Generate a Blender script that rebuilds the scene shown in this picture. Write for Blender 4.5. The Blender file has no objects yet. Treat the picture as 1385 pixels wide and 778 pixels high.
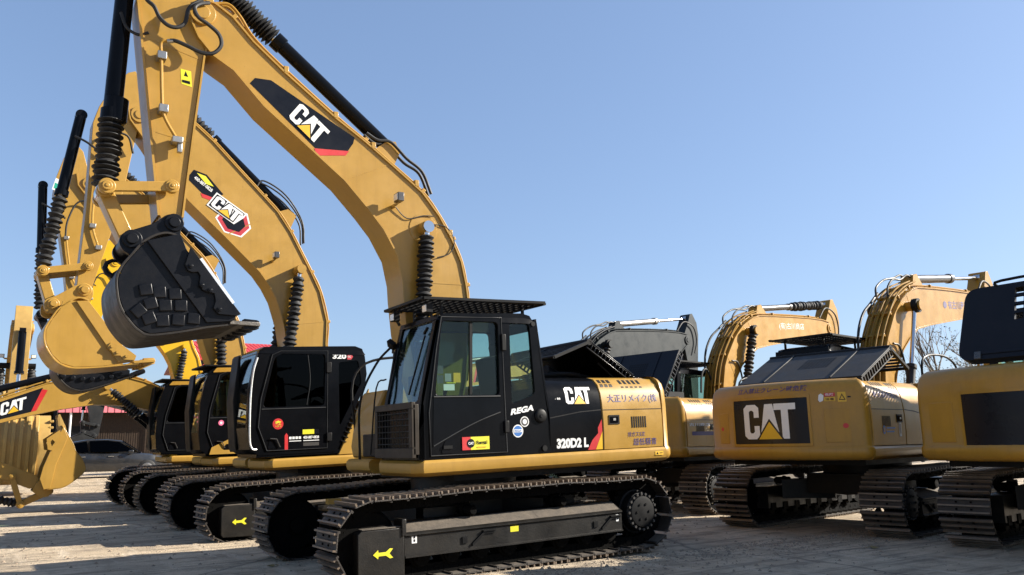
import bpy, bmesh, math, random
from mathutils import Vector, Matrix
from mathutils.geometry import tessellate_polygon
random.seed(7)
PI = math.pi
R = math.radians
scene = bpy.context.scene
col = scene.collection

# ------------------------------------------------------------------ materials
def nt(name):
    m = bpy.data.materials.new(name)
    m.use_nodes = True
    t = m.node_tree
    for n in list(t.nodes):
        t.nodes.remove(n)
    out = t.nodes.new('ShaderNodeOutputMaterial')
    return m, t, out

def N(t, typ, **kw):
    n = t.nodes.new(typ)
    for k, v in kw.items():
        if k in n.inputs:
            n.inputs[k].default_value = v
        else:
            setattr(n, k, v)
    return n

def ramp(t, fac, stops):
    r = t.nodes.new('ShaderNodeValToRGB')
    el = r.color_ramp.elements
    while len(el) < len(stops):
        el.new(0.5)
    for e, (p, c) in zip(el, stops):
        e.position = p
        e.color = (c[0], c[1], c[2], 1) if not isinstance(c, (int, float)) else (c, c, c, 1)
    t.links.new(fac, r.inputs[0])
    return r.outputs[0]

def paint(name, c, rough=0.35, var=0.10, dirt=0.0, dirtc=(0.30, 0.25, 0.19), coat=0.0, metal=0.0, scale=3.0, bump=0.0, spec=0.5, bscale=60, coord='Object', streak=0.0):
    m, t, out = nt(name)
    b = N(t, 'ShaderNodeBsdfPrincipled')
    tc = N(t, 'ShaderNodeTexCoord')
    n1 = N(t, 'ShaderNodeTexNoise', Scale=scale, Detail=6.0, Roughness=0.65)
    t.links.new(tc.outputs[coord], n1.inputs['Vector'])
    lo = [x * (1 - var) for x in c]
    hi = [min(1, x * (1 + var)) for x in c]
    base = ramp(t, n1.outputs['Fac'], [(0.3, lo), (0.7, hi)])
    if dirt > 0:
        n2 = N(t, 'ShaderNodeTexNoise', Scale=scale * 2.3, Detail=9.0, Roughness=0.75)
        t.links.new(tc.outputs[coord], n2.inputs['Vector'])
        f = ramp(t, n2.outputs['Fac'], [(0.5 - 0.25 * dirt, 0.0), (0.78, min(1.0, dirt))])
        mx = N(t, 'ShaderNodeMix', data_type='RGBA')
        t.links.new(f, mx.inputs['Factor'])
        t.links.new(base, mx.inputs[6])
        mx.inputs[7].default_value = (*dirtc, 1)
        base = mx.outputs[2]
    if streak > 0:
        mp = N(t, 'ShaderNodeMapping')
        mp.inputs['Scale'].default_value = (7, 7, .5)
        t.links.new(tc.outputs[coord], mp.inputs[0])
        n4 = N(t, 'ShaderNodeTexNoise', Scale=1.6, Detail=7.0, Roughness=0.7)
        t.links.new(mp.outputs[0], n4.inputs['Vector'])
        f = ramp(t, n4.outputs['Fac'], [(0.52, 0.0), (0.74, streak)])
        mx = N(t, 'ShaderNodeMix', data_type='RGBA')
        t.links.new(f, mx.inputs['Factor'])
        t.links.new(base, mx.inputs[6])
        mx.inputs[7].default_value = (c[0] * .45, c[1] * .42, c[2] * .45, 1)
        base = mx.outputs[2]
        n5 = N(t, 'ShaderNodeTexNoise', Scale=26.0, Detail=3.0, Roughness=0.5)
        t.links.new(tc.outputs[coord], n5.inputs['Vector'])
        f = ramp(t, n5.outputs['Fac'], [(0.73, 0.0), (0.76, streak * 1.6)])
        mx = N(t, 'ShaderNodeMix', data_type='RGBA')
        t.links.new(f, mx.inputs['Factor'])
        t.links.new(base, mx.inputs[6])
        mx.inputs[7].default_value = (.05, .035, .02, 1)
        base = mx.outputs[2]
    t.links.new(base, b.inputs['Base Color'])
    rr = ramp(t, n1.outputs['Fac'], [(0.3, max(0.02, rough * 0.8)), (0.7, min(1, rough * 1.25))])
    t.links.new(rr, b.inputs['Roughness'])
    b.inputs['Metallic'].default_value = metal
    b.inputs['Specular IOR Level'].default_value = spec
    b.inputs['Coat Weight'].default_value = coat
    b.inputs['Coat Roughness'].default_value = 0.08
    if bump > 0:
        n3 = N(t, 'ShaderNodeTexNoise', Scale=bscale, Detail=5.0, Roughness=0.7)
        t.links.new(tc.outputs[coord], n3.inputs['Vector'])
        bp = N(t, 'ShaderNodeBump', Strength=bump, Distance=0.02)
        t.links.new(n3.outputs['Fac'], bp.inputs['Height'])
        t.links.new(bp.outputs[0], b.inputs['Normal'])
    t.links.new(b.outputs[0], out.inputs[0])
    return m

def glass(name, tint, refl=1.0):
    m, t, out = nt(name)
    tr = N(t, 'ShaderNodeBsdfTransparent', Color=(*tint, 1))
    gl = N(t, 'ShaderNodeBsdfGlossy', Color=(refl, refl, refl, 1), Roughness=0.015)
    lw = N(t, 'ShaderNodeLayerWeight', Blend=0.5)
    pw = N(t, 'ShaderNodeMath', operation='POWER')
    t.links.new(lw.outputs['Facing'], pw.inputs[0])
    pw.inputs[1].default_value = 4.0
    fr = N(t, 'ShaderNodeMath', operation='MULTIPLY_ADD')
    t.links.new(pw.outputs[0], fr.inputs[0])
    fr.inputs[1].default_value = 0.75
    fr.inputs[2].default_value = 0.018
    mx = N(t, 'ShaderNodeMixShader')
    t.links.new(fr.outputs[0], mx.inputs[0])
    t.links.new(tr.outputs[0], mx.inputs[1])
    t.links.new(gl.outputs[0], mx.inputs[2])
    t.links.new(mx.outputs[0], out.inputs[0])
    return m

M = {}
M['yellow'] = paint('machine yellow paint', (0.352, 0.202, 0.037), 0.36, 0.07, dirt=0.16, dirtc=(0.28, 0.165, 0.06), coat=0.1, spec=0.35, streak=.22)
M['pipe'] = paint('painted pipe', (0.26, 0.14, 0.022), 0.7, 0.1, dirt=0.3, dirtc=(0.15, 0.085, 0.03), spec=0.15)
M['bright'] = paint('bright yellow paint', (0.58, 0.34, 0.008), 0.33, 0.05, coat=0.1, spec=0.35)
M['oldyellow'] = paint('faded yellow paint', (0.42, 0.265, 0.075), 0.45, 0.12, dirt=0.35, dirtc=(0.24, 0.145, 0.05))
M['tan'] = paint('pale yellow paint', (0.345, 0.182, 0.020), 0.36, 0.09, dirt=0.3, dirtc=(0.25, 0.135, 0.028), coat=0.1, spec=0.35, streak=.28)
M['black'] = paint('gloss black paint', (0.0032, 0.0035, 0.0045), 0.22, 0.2, dirt=0.10, dirtc=(0.014, 0.013, 0.012), coat=0.0, spec=0.10)
M['gloss'] = paint('polished black panel', (0.004, 0.0045, 0.006), 0.06, 0.2, coat=0.0, spec=0.10)
M['matte'] = paint('matte black', (0.005, 0.005, 0.0053), 0.5, 0.3, dirt=0.2, dirtc=(0.018, 0.017, 0.015), spec=0.16)
M['navy'] = paint('dark navy paint', (0.0055, 0.0075, 0.013), 0.45, 0.2, dirt=0.3, dirtc=(0.016, 0.017, 0.02), spec=0.2)
M['greylid'] = paint('dusty grey lid', (0.028, 0.028, 0.029), 0.62, 0.2, dirt=0.5, dirtc=(0.06, 0.055, 0.05), spec=.25)
M['grey'] = paint('machine grey paint', (0.014, 0.019, 0.021), 0.45, 0.1, dirt=0.25, dirtc=(0.028, 0.029, 0.028), spec=.2)
M['track'] = paint('worn track steel', (0.020, 0.0155, 0.0125), 0.55, 0.35, dirt=0.5, dirtc=(0.060, 0.046, 0.034), metal=0.15, scale=5, bump=0.4)
M['grouser'] = paint('worn grouser ridge', (0.17, 0.128, 0.092), 0.42, 0.3, dirt=0.5, dirtc=(0.075, 0.055, 0.04), metal=0.3, scale=6, bump=0.3)
M['trackin'] = paint('oily track chain', (0.0022, 0.002, 0.0018), 0.75, 0.4, dirt=0.3, dirtc=(0.009, 0.0075, 0.006), spec=0.06, scale=6, bump=0.3)
M['frame'] = paint('dusty undercarriage paint', (0.0055, 0.0052, 0.0048), 0.42, 0.3, dirt=0.65, dirtc=(0.026, 0.022, 0.017), spec=.25, scale=2.5, bump=0.2)
M['dust'] = paint('dust covered steel', (0.105, 0.084, 0.062), 0.85, 0.35, dirt=0.8, dirtc=(0.035, 0.029, 0.023), scale=7, bump=0.3)
M['chrome'] = paint('cylinder rod chrome', (0.62, 0.62, 0.62), 0.14, 0.05, metal=1.0)
M['steel'] = paint('plated steel', (0.33, 0.32, 0.30), 0.35, 0.15, metal=0.8)
M['bronze'] = paint('grey cylinder tube', (0.10, 0.095, 0.09), 0.3, 0.1, metal=0.6)
M['rubber'] = paint('black rubber', (0.005, 0.005, 0.0055), 0.62, 0.3, dirt=0.2, dirtc=(0.02, 0.019, 0.018))
M['bucketblack'] = paint('black bucket paint', (0.0055, 0.0062, 0.0085), 0.34, 0.25, dirt=0.3, dirtc=(0.022, 0.02, 0.018), scale=4, bump=0.08, spec=0.16)
M['shell'] = paint('brown grey bucket shell', (0.018, 0.0155, 0.0135), 0.5, 0.3, dirt=0.5, dirtc=(0.045, 0.037, 0.029), scale=5, spec=0.25)  # browner and paler than the black side plates
M['darkgrey'] = paint('dull dark grey paint', (0.020, 0.021, 0.022), 0.5, 0.2, dirt=0.3, dirtc=(0.035, 0.033, 0.03), spec=0.25)
M['worn'] = paint('bare worn steel', (0.16, 0.145, 0.125), 0.42, 0.35, dirt=0.6, dirtc=(0.05, 0.043, 0.038), metal=0.55, scale=8, bump=0.3)
M['white'] = paint('white vinyl', (0.66, 0.66, 0.64), 0.4, 0.03)
M['glint'] = paint('painted sun glint', (0.82, 0.82, 0.80), 0.25, 0.06, metal=0.5)  # bright tone carries the sun glints on cutter face and cab pillar
M['dyellow'] = paint('decal yellow', (0.62, 0.36, 0.015), 0.4, 0.03)
M['lemon'] = paint('lemon vinyl', (0.60, 0.55, 0.025), 0.4, 0.03)
M['red'] = paint('decal red', (0.45, 0.018, 0.02), 0.4, 0.05)
M['dred'] = paint('hexagon red', (0.40, 0.03, 0.04), 0.4, 0.05)
M['decal'] = paint('dark decal vinyl', (0.006, 0.007, 0.011), 0.3, 0.1, spec=0.2)
M['blue'] = paint('sticker blue', (0.03, 0.13, 0.38), 0.4, 0.05)
M['violet'] = paint('faded violet lettering', (0.045, 0.028, 0.12), 0.5, 0.2)
M['green'] = paint('sticker green', (0.02, 0.30, 0.20), 0.4, 0.05)
M['pink'] = paint('sticker pink', (0.75, 0.15, 0.28), 0.4, 0.05)
M['seat'] = paint('seat fabric', (0.03, 0.03, 0.032), 0.9, 0.2)
M['glass'] = glass('green tinted cab glass', (0.76, 0.86, 0.82))
M['darkglass'] = glass('dark cab glass', (0.07, 0.08, 0.085), 0.3)
M['lampglass'] = paint('lamp lens', (0.75, 0.75, 0.72), 0.1, 0.05, coat=0.5)
M['guardbrown'] = paint('dusty guard frame', (0.018, 0.0135, 0.0095), 0.5, 0.3, dirt=0.5, dirtc=(0.055, 0.04, 0.025), spec=0.25)

# ------------------------------------------------------------------ mesh builder
CACHE = {}

def spline(pts, n=6):
    P = [Vector(p) for p in pts]
    if len(P) < 3:
        return P
    Q = [P[0] * 2 - P[1]] + P + [P[-1] * 2 - P[-2]]
    out = []
    for i in range(1, len(Q) - 2):
        a, b, c, d = Q[i - 1], Q[i], Q[i + 1], Q[i + 2]
        for k in range(n):
            s = k / n
            out.append(0.5 * (2 * b + (c - a) * s + (2 * a - 5 * b + 4 * c - d) * s * s + (3 * b - a - 3 * c + d) * s ** 3))
    out.append(P[-1])
    return out

class MB:
    def __init__(self):
        self.v, self.f, self.m = [], [], []

    def add(self, vs, fs, mi=0):
        o = len(self.v)
        self.v += [tuple(p) for p in vs]
        self.f += [tuple(i + o for i in f) for f in fs]
        self.m += [mi] * len(fs)

    def box(self, x0, x1, y0, y1, z0, z1, mi=0):
        vs = [(x, y, z) for x in (x0, x1) for y in (y0, y1) for z in (z0, z1)]
        self.add(vs, [(0, 1, 3, 2), (4, 6, 7, 5), (0, 4, 5, 1), (2, 3, 7, 6), (0, 2, 6, 4), (1, 5, 7, 3)], mi)

    def obox(self, c, u, v, w, mi=0):
        c, u, v, w = Vector(c), Vector(u), Vector(v), Vector(w)
        vs = [c + u * a + v * b + w * d for a in (-1, 1) for b in (-1, 1) for d in (-1, 1)]
        self.add(vs, [(0, 1, 3, 2), (4, 6, 7, 5), (0, 4, 5, 1), (2, 3, 7, 6), (0, 2, 6, 4), (1, 5, 7, 3)], mi)

    def bar(self, p0, p1, a, b, mi=0, up=(0, 1, 0)):
        p0, p1 = Vector(p0), Vector(p1)
        d = p1 - p0
        u = Vector(up)
        s = d.cross(u)
        if s.length < 1e-6:
            s = d.cross(Vector((1, 0, 0)))
        s.normalize()
        w = s.cross(d).normalized()
        self.obox((p0 + p1) / 2, d / 2, s * a / 2, w * b / 2, mi)

    def prism(self, poly, plane, a, b, mi=0, holes=()):
        if plane == 'xz':
            fn = lambda p, d: (p[0], d, p[1])
        elif plane == 'yz':
            fn = lambda p, d: (d, p[0], p[1])
        else:
            fn = lambda p, d: (p[0], p[1], d)
        self.plate(poly, holes, fn, a, b, mi)

    def plate(self, poly, holes, fn, a, b, mi=0):
        loops = [list(poly)] + [list(h) for h in holes]
        flat = [p for l in loops for p in l]
        tris = tessellate_polygon([[Vector((p[0], p[1], 0)) for p in l] for l in loops])
        n = len(flat)
        vs = [fn(p, a) for p in flat] + [fn(p, b) for p in flat]
        fs = []
        if holes:
            fs += [tuple(t) for t in tris]
            fs += [tuple(i + n for i in reversed(t)) for t in tris]
        else:
            fs += [tuple(range(n)), tuple(range(2 * n - 1, n - 1, -1))]
        o = 0
        for l in loops:
            k = len(l)
            for i in range(k):
                j = (i + 1) % k
                fs.append((o + i, o + j, n + o + j, n + o + i))
            o += k
        self.add(vs, fs, mi)

    def tube(self, pts, r, n=8, mi=0, sm=0):
        P = spline(pts, sm) if sm else [Vector(p) for p in pts]
        rs = r if isinstance(r, (list, tuple)) else [r] * len(P)
        o = len(self.v)
        nrm = None
        vs = []
        for i, p in enumerate(P):
            d = (P[min(i + 1, len(P) - 1)] - P[max(i - 1, 0)]).normalized()
            if nrm is None:
                nrm = d.orthogonal().normalized()
            else:
                nrm = (nrm - d * nrm.dot(d))
                nrm = nrm.normalized() if nrm.length > 1e-6 else d.orthogonal().normalized()
            b = d.cross(nrm)
            for k in range(n):
                a = 2 * PI * k / n
                vs.append(p + (nrm * math.cos(a) + b * math.sin(a)) * rs[i])
        fs = []
        for i in range(len(P) - 1):
            for k in range(n):
                j = (k + 1) % n
                fs.append((i * n + k, i * n + j, (i + 1) * n + j, (i + 1) * n + k))
        fs.append(tuple(range(n - 1, -1, -1)))
        fs.append(tuple((len(P) - 1) * n + k for k in range(n)))
        self.add(vs, fs, mi)

    def cyl(self, p0, p1, r, n=16, mi=0):
        self.tube([p0, p1], r, n, mi)

    def lathe(self, p0, p1, prof, n=16, mi=0):
        p0, p1 = Vector(p0), Vector(p1)
        pts = [p0 + (p1 - p0) * t for t, r in prof]
        d = (p1 - p0).normalized()
        nrm = d.orthogonal().normalized()
        b = d.cross(nrm)
        vs, fs = [], []
        for (t, r), p in zip(prof, pts):
            for k in range(n):
                a = 2 * PI * k / n
                vs.append(p + (nrm * math.cos(a) + b * math.sin(a)) * r)
        for i in range(len(prof) - 1):
            for k in range(n):
                j = (k + 1) % n
                fs.append((i * n + k, i * n + j, (i + 1) * n + j, (i + 1) * n + k))
        fs.append(tuple(range(n - 1, -1, -1)))
        fs.append(tuple((len(prof) - 1) * n + k for k in range(n)))
        self.add(vs, fs, mi)

    def bellows(self, p0, p1, r0, r1, k, n=16, mi=0):
        prof = []
        for i in range(k):
            w = 1 + 0.07 * math.sin(i * 2.3) + 0.05 * math.sin(i * 5.1 + k)
            q = .16 * math.sin(i * 1.7 + k)
            prof += [((i + .03) / k, r0 * (1 + .05 * math.sin(i * 3.3))), ((i + 0.44 + q) / k, r1 * w), ((i + 0.55 + q) / k, r1 * w)]
        prof.append((1, r0))
        self.lathe(p0, p1, prof, n, mi)

    def sweep(self, path, ya, yb, th, mi=0, side=1):
        """strip following a path in the XZ plane, thickness th to one side, from Y=ya to Y=yb"""
        P = [Vector((p[0], p[1])) for p in path]
        off = []
        for i, p in enumerate(P):
            d = (P[min(i + 1, len(P) - 1)] - P[max(i - 1, 0)]).normalized()
            off.append(p + Vector((-d.y, d.x)) * th * side)
        n = len(P)
        vs = []
        for i in range(n):
            vs += [(P[i].x, ya, P[i].y), (P[i].x, yb, P[i].y), (off[i].x, yb, off[i].y), (off[i].x, ya, off[i].y)]
        fs = []
        for i in range(n - 1):
            for k in range(4):
                j = (k + 1) % 4
                fs.append((4 * i + k, 4 * i + j, 4 * i + 4 + j, 4 * i + 4 + k))
        fs += [(0, 1, 2, 3), (4 * n - 1, 4 * n - 2, 4 * n - 3, 4 * n - 4)]
        self.add(vs, fs, mi)

    def rings(self, loops, mi=0):
        n = len(loops[0])
        vs = [p for l in loops for p in l]
        fs = []
        for i in range(len(loops) - 1):
            for k in range(n):
                j = (k + 1) % n
                fs.append((i * n + k, i * n + j, (i + 1) * n + j, (i + 1) * n + k))
        fs.append(tuple(range(n - 1, -1, -1)))
        fs.append(tuple((len(loops) - 1) * n + k for k in range(n)))
        self.add(vs, fs, mi)

    def mesh(self, name, mats, angle=35):
        me = bpy.data.meshes.new(name)
        me.from_pydata([tuple(p) for p in self.v], [], self.f)
        bm = bmesh.new()
        bm.from_mesh(me)
        bm.faces.ensure_lookup_table()
        for f, mi in zip(bm.faces, self.m):
            f.material_index = mi
        bmesh.ops.recalc_face_normals(bm, faces=bm.faces)
        bm.to_mesh(me)
        bm.free()
        for mt in mats:
            me.materials.append(mt)
        me.polygons.foreach_set('use_smooth', [True] * len(me.polygons))
        me.set_sharp_from_angle(angle=R(angle))
        return me

    def build(self, name, mats, parent=None, bevel=0.0, seg=2, key=None, angle=35):
        if not isinstance(mats, (list, tuple)):
            mats = [mats]
        mats = [M[x] if isinstance(x, str) else x for x in mats]
        if key is not None and key in CACHE:
            me = CACHE[key]
        else:
            me = self.mesh(name, mats, angle)
            if key is not None:
                CACHE[key] = me
        o = bpy.data.objects.new(name, me)
        col.objects.link(o)
        if parent is not None:
            o.parent = parent
        if bevel > 0:
            b = o.modifiers.new('edge', 'BEVEL')
            b.width = bevel
            b.segments = seg
            b.limit_method = 'ANGLE'
            b.angle_limit = R(40)
            b.harden_normals = False
        return o

def empty(name, loc, pitch=0.0, head=0.0, label=None, cat=None, group=None):
    e = bpy.data.objects.new(name, None)
    e.empty_display_size = 0.5
    col.objects.link(e)
    e.location = loc
    e.rotation_euler = (0, -pitch, head)
    if label:
        e['label'] = label
    if cat:
        e['category'] = cat
    if group:
        e['group'] = group
    return e

def tag(o, label=None, cat=None, group=None, kind=None):
    for k, v in (('label', label), ('category', cat), ('group', group), ('kind', kind)):
        if v:
            o[k] = v
    return o

# ------------------------------------------------------------------ lettering and emblems
_TX = {}
def text2d(s, bold=0.012):
    if (s, bold) in _TX:
        return _TX[(s, bold)]
    cu = bpy.data.curves.new('lettering', 'FONT')
    cu.body = s
    cu.offset = bold
    cu.resolution_u = 3
    o = bpy.data.objects.new('lettering', cu)
    col.objects.link(o)
    dg = bpy.context.evaluated_depsgraph_get()
    me = bpy.data.meshes.new_from_object(o.evaluated_get(dg), depsgraph=dg)
    vs = [(v.co.x, v.co.y) for v in me.vertices]
    fs = [tuple(p.vertices) for p in me.polygons]
    bpy.data.objects.remove(o)
    bpy.data.meshes.remove(me)
    xs = [p[0] for p in vs]; ys = [p[1] for p in vs]
    w = max(xs) - min(xs); h = max(ys) - min(ys)
    vs = [((p[0] - min(xs)) / w, (p[1] - min(ys)) / h) for p in vs]
    _TX[(s, bold)] = (vs, fs, w / h)
    return _TX[(s, bold)]

def quad_fn(o, u, v, n):
    """maps decal coordinates (a,b in 0..1) onto a parallelogram, d metres proud of it"""
    o, u, v, n = Vector(o), Vector(u), Vector(v), Vector(n).normalized()
    return lambda a, b, d: o + u * a + v * b + n * d

def side_fn(x0, x1, z0, z1, y, sgn=1, shear=0.0):
    """decal on a plane Y=const, reading from x0 (left) to x1 (right)"""
    return lambda a, b, d: Vector((x0 + (x1 - x0) * (a + shear * b), y + sgn * d, z0 + (z1 - z0) * b))

def cut2d(vs, fs, na, nb):
    bm = bmesh.new()
    V = [bm.verts.new((p[0], p[1], 0)) for p in vs]
    for f in fs:
        try:
            bm.faces.new([V[i] for i in f])
        except ValueError:
            pass
    xs = [p[0] for p in vs]; ys = [p[1] for p in vs]
    for ax, n, lo, hi in ((0, na, min(xs), max(xs)), (1, nb, min(ys), max(ys))):
        for k in range(1, n):
            c = [0, 0, 0]; c[ax] = lo + (hi - lo) * k / n
            no = [0, 0, 0]; no[ax] = 1
            bmesh.ops.bisect_plane(bm, geom=bm.verts[:] + bm.edges[:] + bm.faces[:], plane_co=c, plane_no=no)
    bm.verts.index_update()
    v2 = [(v.co.x, v.co.y) for v in bm.verts]
    f2 = [tuple(v.index for v in f.verts) for f in bm.faces]
    bm.free()
    return v2, f2

def lettering(s, fn, mat, parent, d=0.002, bold=0.012, name='lettering', cut=(1, 4)):
    vs, fs, asp = text2d(s, bold)
    vs, fs = cut2d(vs, fs, *cut)
    mb = MB()
    mb.add([fn(p[0], p[1], d) for p in vs], fs)
    return mb.build(name, mat, parent, angle=60)

def poly_decal(polys, fn, mats, parent, name='decal', d0=0.0015, step=0.0012, cut=None):
    mb = MB()
    for k, (pl, mi) in enumerate(polys):
        n = len(pl)
        if cut:
            v2, f2 = cut2d(pl, [tuple(range(n))], *cut)
            mb.add([fn(p[0], p[1], d0 + step * k) for p in v2], f2, mi)
        else:
            mb.add([fn(p[0], p[1], d0 + step * k) for p in pl], [tuple(range(n))], mi)
    return mb.build(name, mats, parent, angle=60)

CL = [(.46, .38), (.46, .10), (.36, 0), (.10, 0), (0, .10), (0, .90), (.10, 1), (.36, 1), (.46, .90), (.46, .62), (.31, .62), (.31, .78), (.27, .83),
      (.20, .83), (.165, .78), (.165, .22), (.20, .17), (.27, .17), (.31, .22), (.31, .38)]
AL = [(.47, 0), (.64, 1), (.86, 1), (1.03, 0)]
TL = [(.89, 1), (1.45, 1), (1.45, .82), (1.26, .82), (1.26, 0), (1.08, 0), (1.08, .82), (.89, .82)]
def emblem(fn, parent, white='white', yellow='dyellow', dark='decal', cut=None, d0=0.003, outline=0):
    S = 1 / 1.45
    sc = lambda L: [(p[0] * S, p[1]) for p in L]
    polys = [(sc(CL), 0), (sc(TL), 0), (sc(AL), 0),
             (sc([(.36, -.04), (.75, .58), (1.14, -.04)]), 2), (sc([(.43, -.005), (.75, .49), (1.07, -.005)]), 1)]
    if outline:
        grow = lambda L, k: [(p[0] + k * .75 * (1 if p[0] > sum(q[0] for q in L) / len(L) else -1), p[1] + k * (1 if p[1] > .5 else -1)) for p in L]
        o1 = [(grow([(0, 0), (.46, 0), (.46, 1), (0, 1)], .17), 0), (grow([(.46, 0), (1.03, 0), (1.03, 1), (.46, 1)], .17), 0), (grow(TL[:2] + [(1.45, .6), (1.26, 0), (1.08, 0), (.89, .6)], .17), 0)]
        o2 = [(grow([(0, 0), (.46, 0), (.46, 1), (0, 1)], .07), 2), (grow(AL, .07), 2), (grow(TL, .07), 2)]
        polys = [(sc(l), m_) for l, m_ in o1 + o2] + polys
    return poly_decal(polys, fn, [white, yellow, dark], parent, 'emblem', d0, 0.0012, cut)

# ------------------------------------------------------------------ crawler
CX0, CX1, CZ, CR = 1.85, -1.76, 0.452, 0.335      # idler, sprocket, centre height, pitch radius
def track_path():
    pts = []
    def arc(cx, a0, a1, n, r=CR):
        for i in range(n + 1):
            a = a0 + (a1 - a0) * i / n
            pts.append((cx + r * math.cos(a), CZ + r * math.sin(a)))
    arc(CX0, -PI / 2, PI / 2, 16)
    n = 30
    for i in range(1, n):
        s = i / n
        x = CX0 + (CX1 - CX0) * s
        sag = 0.030 * math.sin(PI * s) - 0.010 * abs(math.sin(3 * PI * s))
        pts.append((x, CZ + CR + sag))
    arc(CX1, PI / 2, 3 * PI / 2, 16)
    pts.append((0.0, CZ - CR))
    return pts

def resample(pts, n):
    P = [Vector((p[0], p[1])) for p in pts] + [Vector((pts[0][0], pts[0][1]))]
    L = [0]
    for a, b in zip(P, P[1:]):
        L.append(L[-1] + (b - a).length)
    out = []
    j = 0
    for i in range(n):
        s = L[-1] * i / n
        while L[j + 1] < s:
            j += 1
        f = (s - L[j]) / (L[j + 1] - L[j])
        p = P[j].lerp(P[j + 1], f)
        q0 = P[j]; q1 = P[j + 1]
        out.append((p, (q1 - q0).normalized()))
    return out, L[-1]

def track_belt(width=0.60, nshoe=49, ribs=3):
    mb = MB()
    sh, tot = resample(track_path(), nshoe)
    pitch = tot / nshoe
    for p, d in sh:
        nn = Vector((d.y, -d.x))              # outward normal (path runs counter-clockwise seen from -Y)
        D = Vector((d.x, 0, d.y)); Nn = Vector((nn.x, 0, nn.y)); Y = Vector((0, 1, 0))
        c = Vector((p.x, 0, p.y)) + Nn * 0.078
        mb.obox(c, D * (pitch * 0.53), Y * width / 2, Nn * 0.007, 0)
        mb.obox(c + D * pitch * 0.47 - Nn * 0.014, D * 0.012, Y * (width / 2 - 0.01), Nn * 0.012, 0)
        for k in range(ribs):
            off = (k - (ribs - 1) / 2) * pitch * 0.42 - pitch * 0.03
            hgt = 0.017
            mb.obox(c + D * off + Nn * (0.006 + hgt), D * 0.0095, Y * (width / 2 - 0.004 * k), Nn * hgt, 3)
        for s in (-1, 1):
            mb.obox(Vector((p.x, s * 0.085, p.y)) + Nn * 0.012, D * pitch * 0.49, Y * 0.022, Nn * 0.058, 1)
            for q in (-0.25, 0.2):
                mb.obox(c + Y * s * 0.085 + D * pitch * q + Nn * 0.009, D * 0.011, Y * 0.012, Nn * 0.008, 1)
        mb.cyl(Vector((p.x, -0.115, p.y)), Vector((p.x, 0.115, p.y)), 0.024, 8, 1)
        if nn.y < -0.8:
            for s in (-1, 1):
                mb.obox(c - Nn * 0.009 + Y * s * .205, D * (pitch * 0.44), Y * .092, Nn * 0.0015, 2)
    return mb

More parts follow.
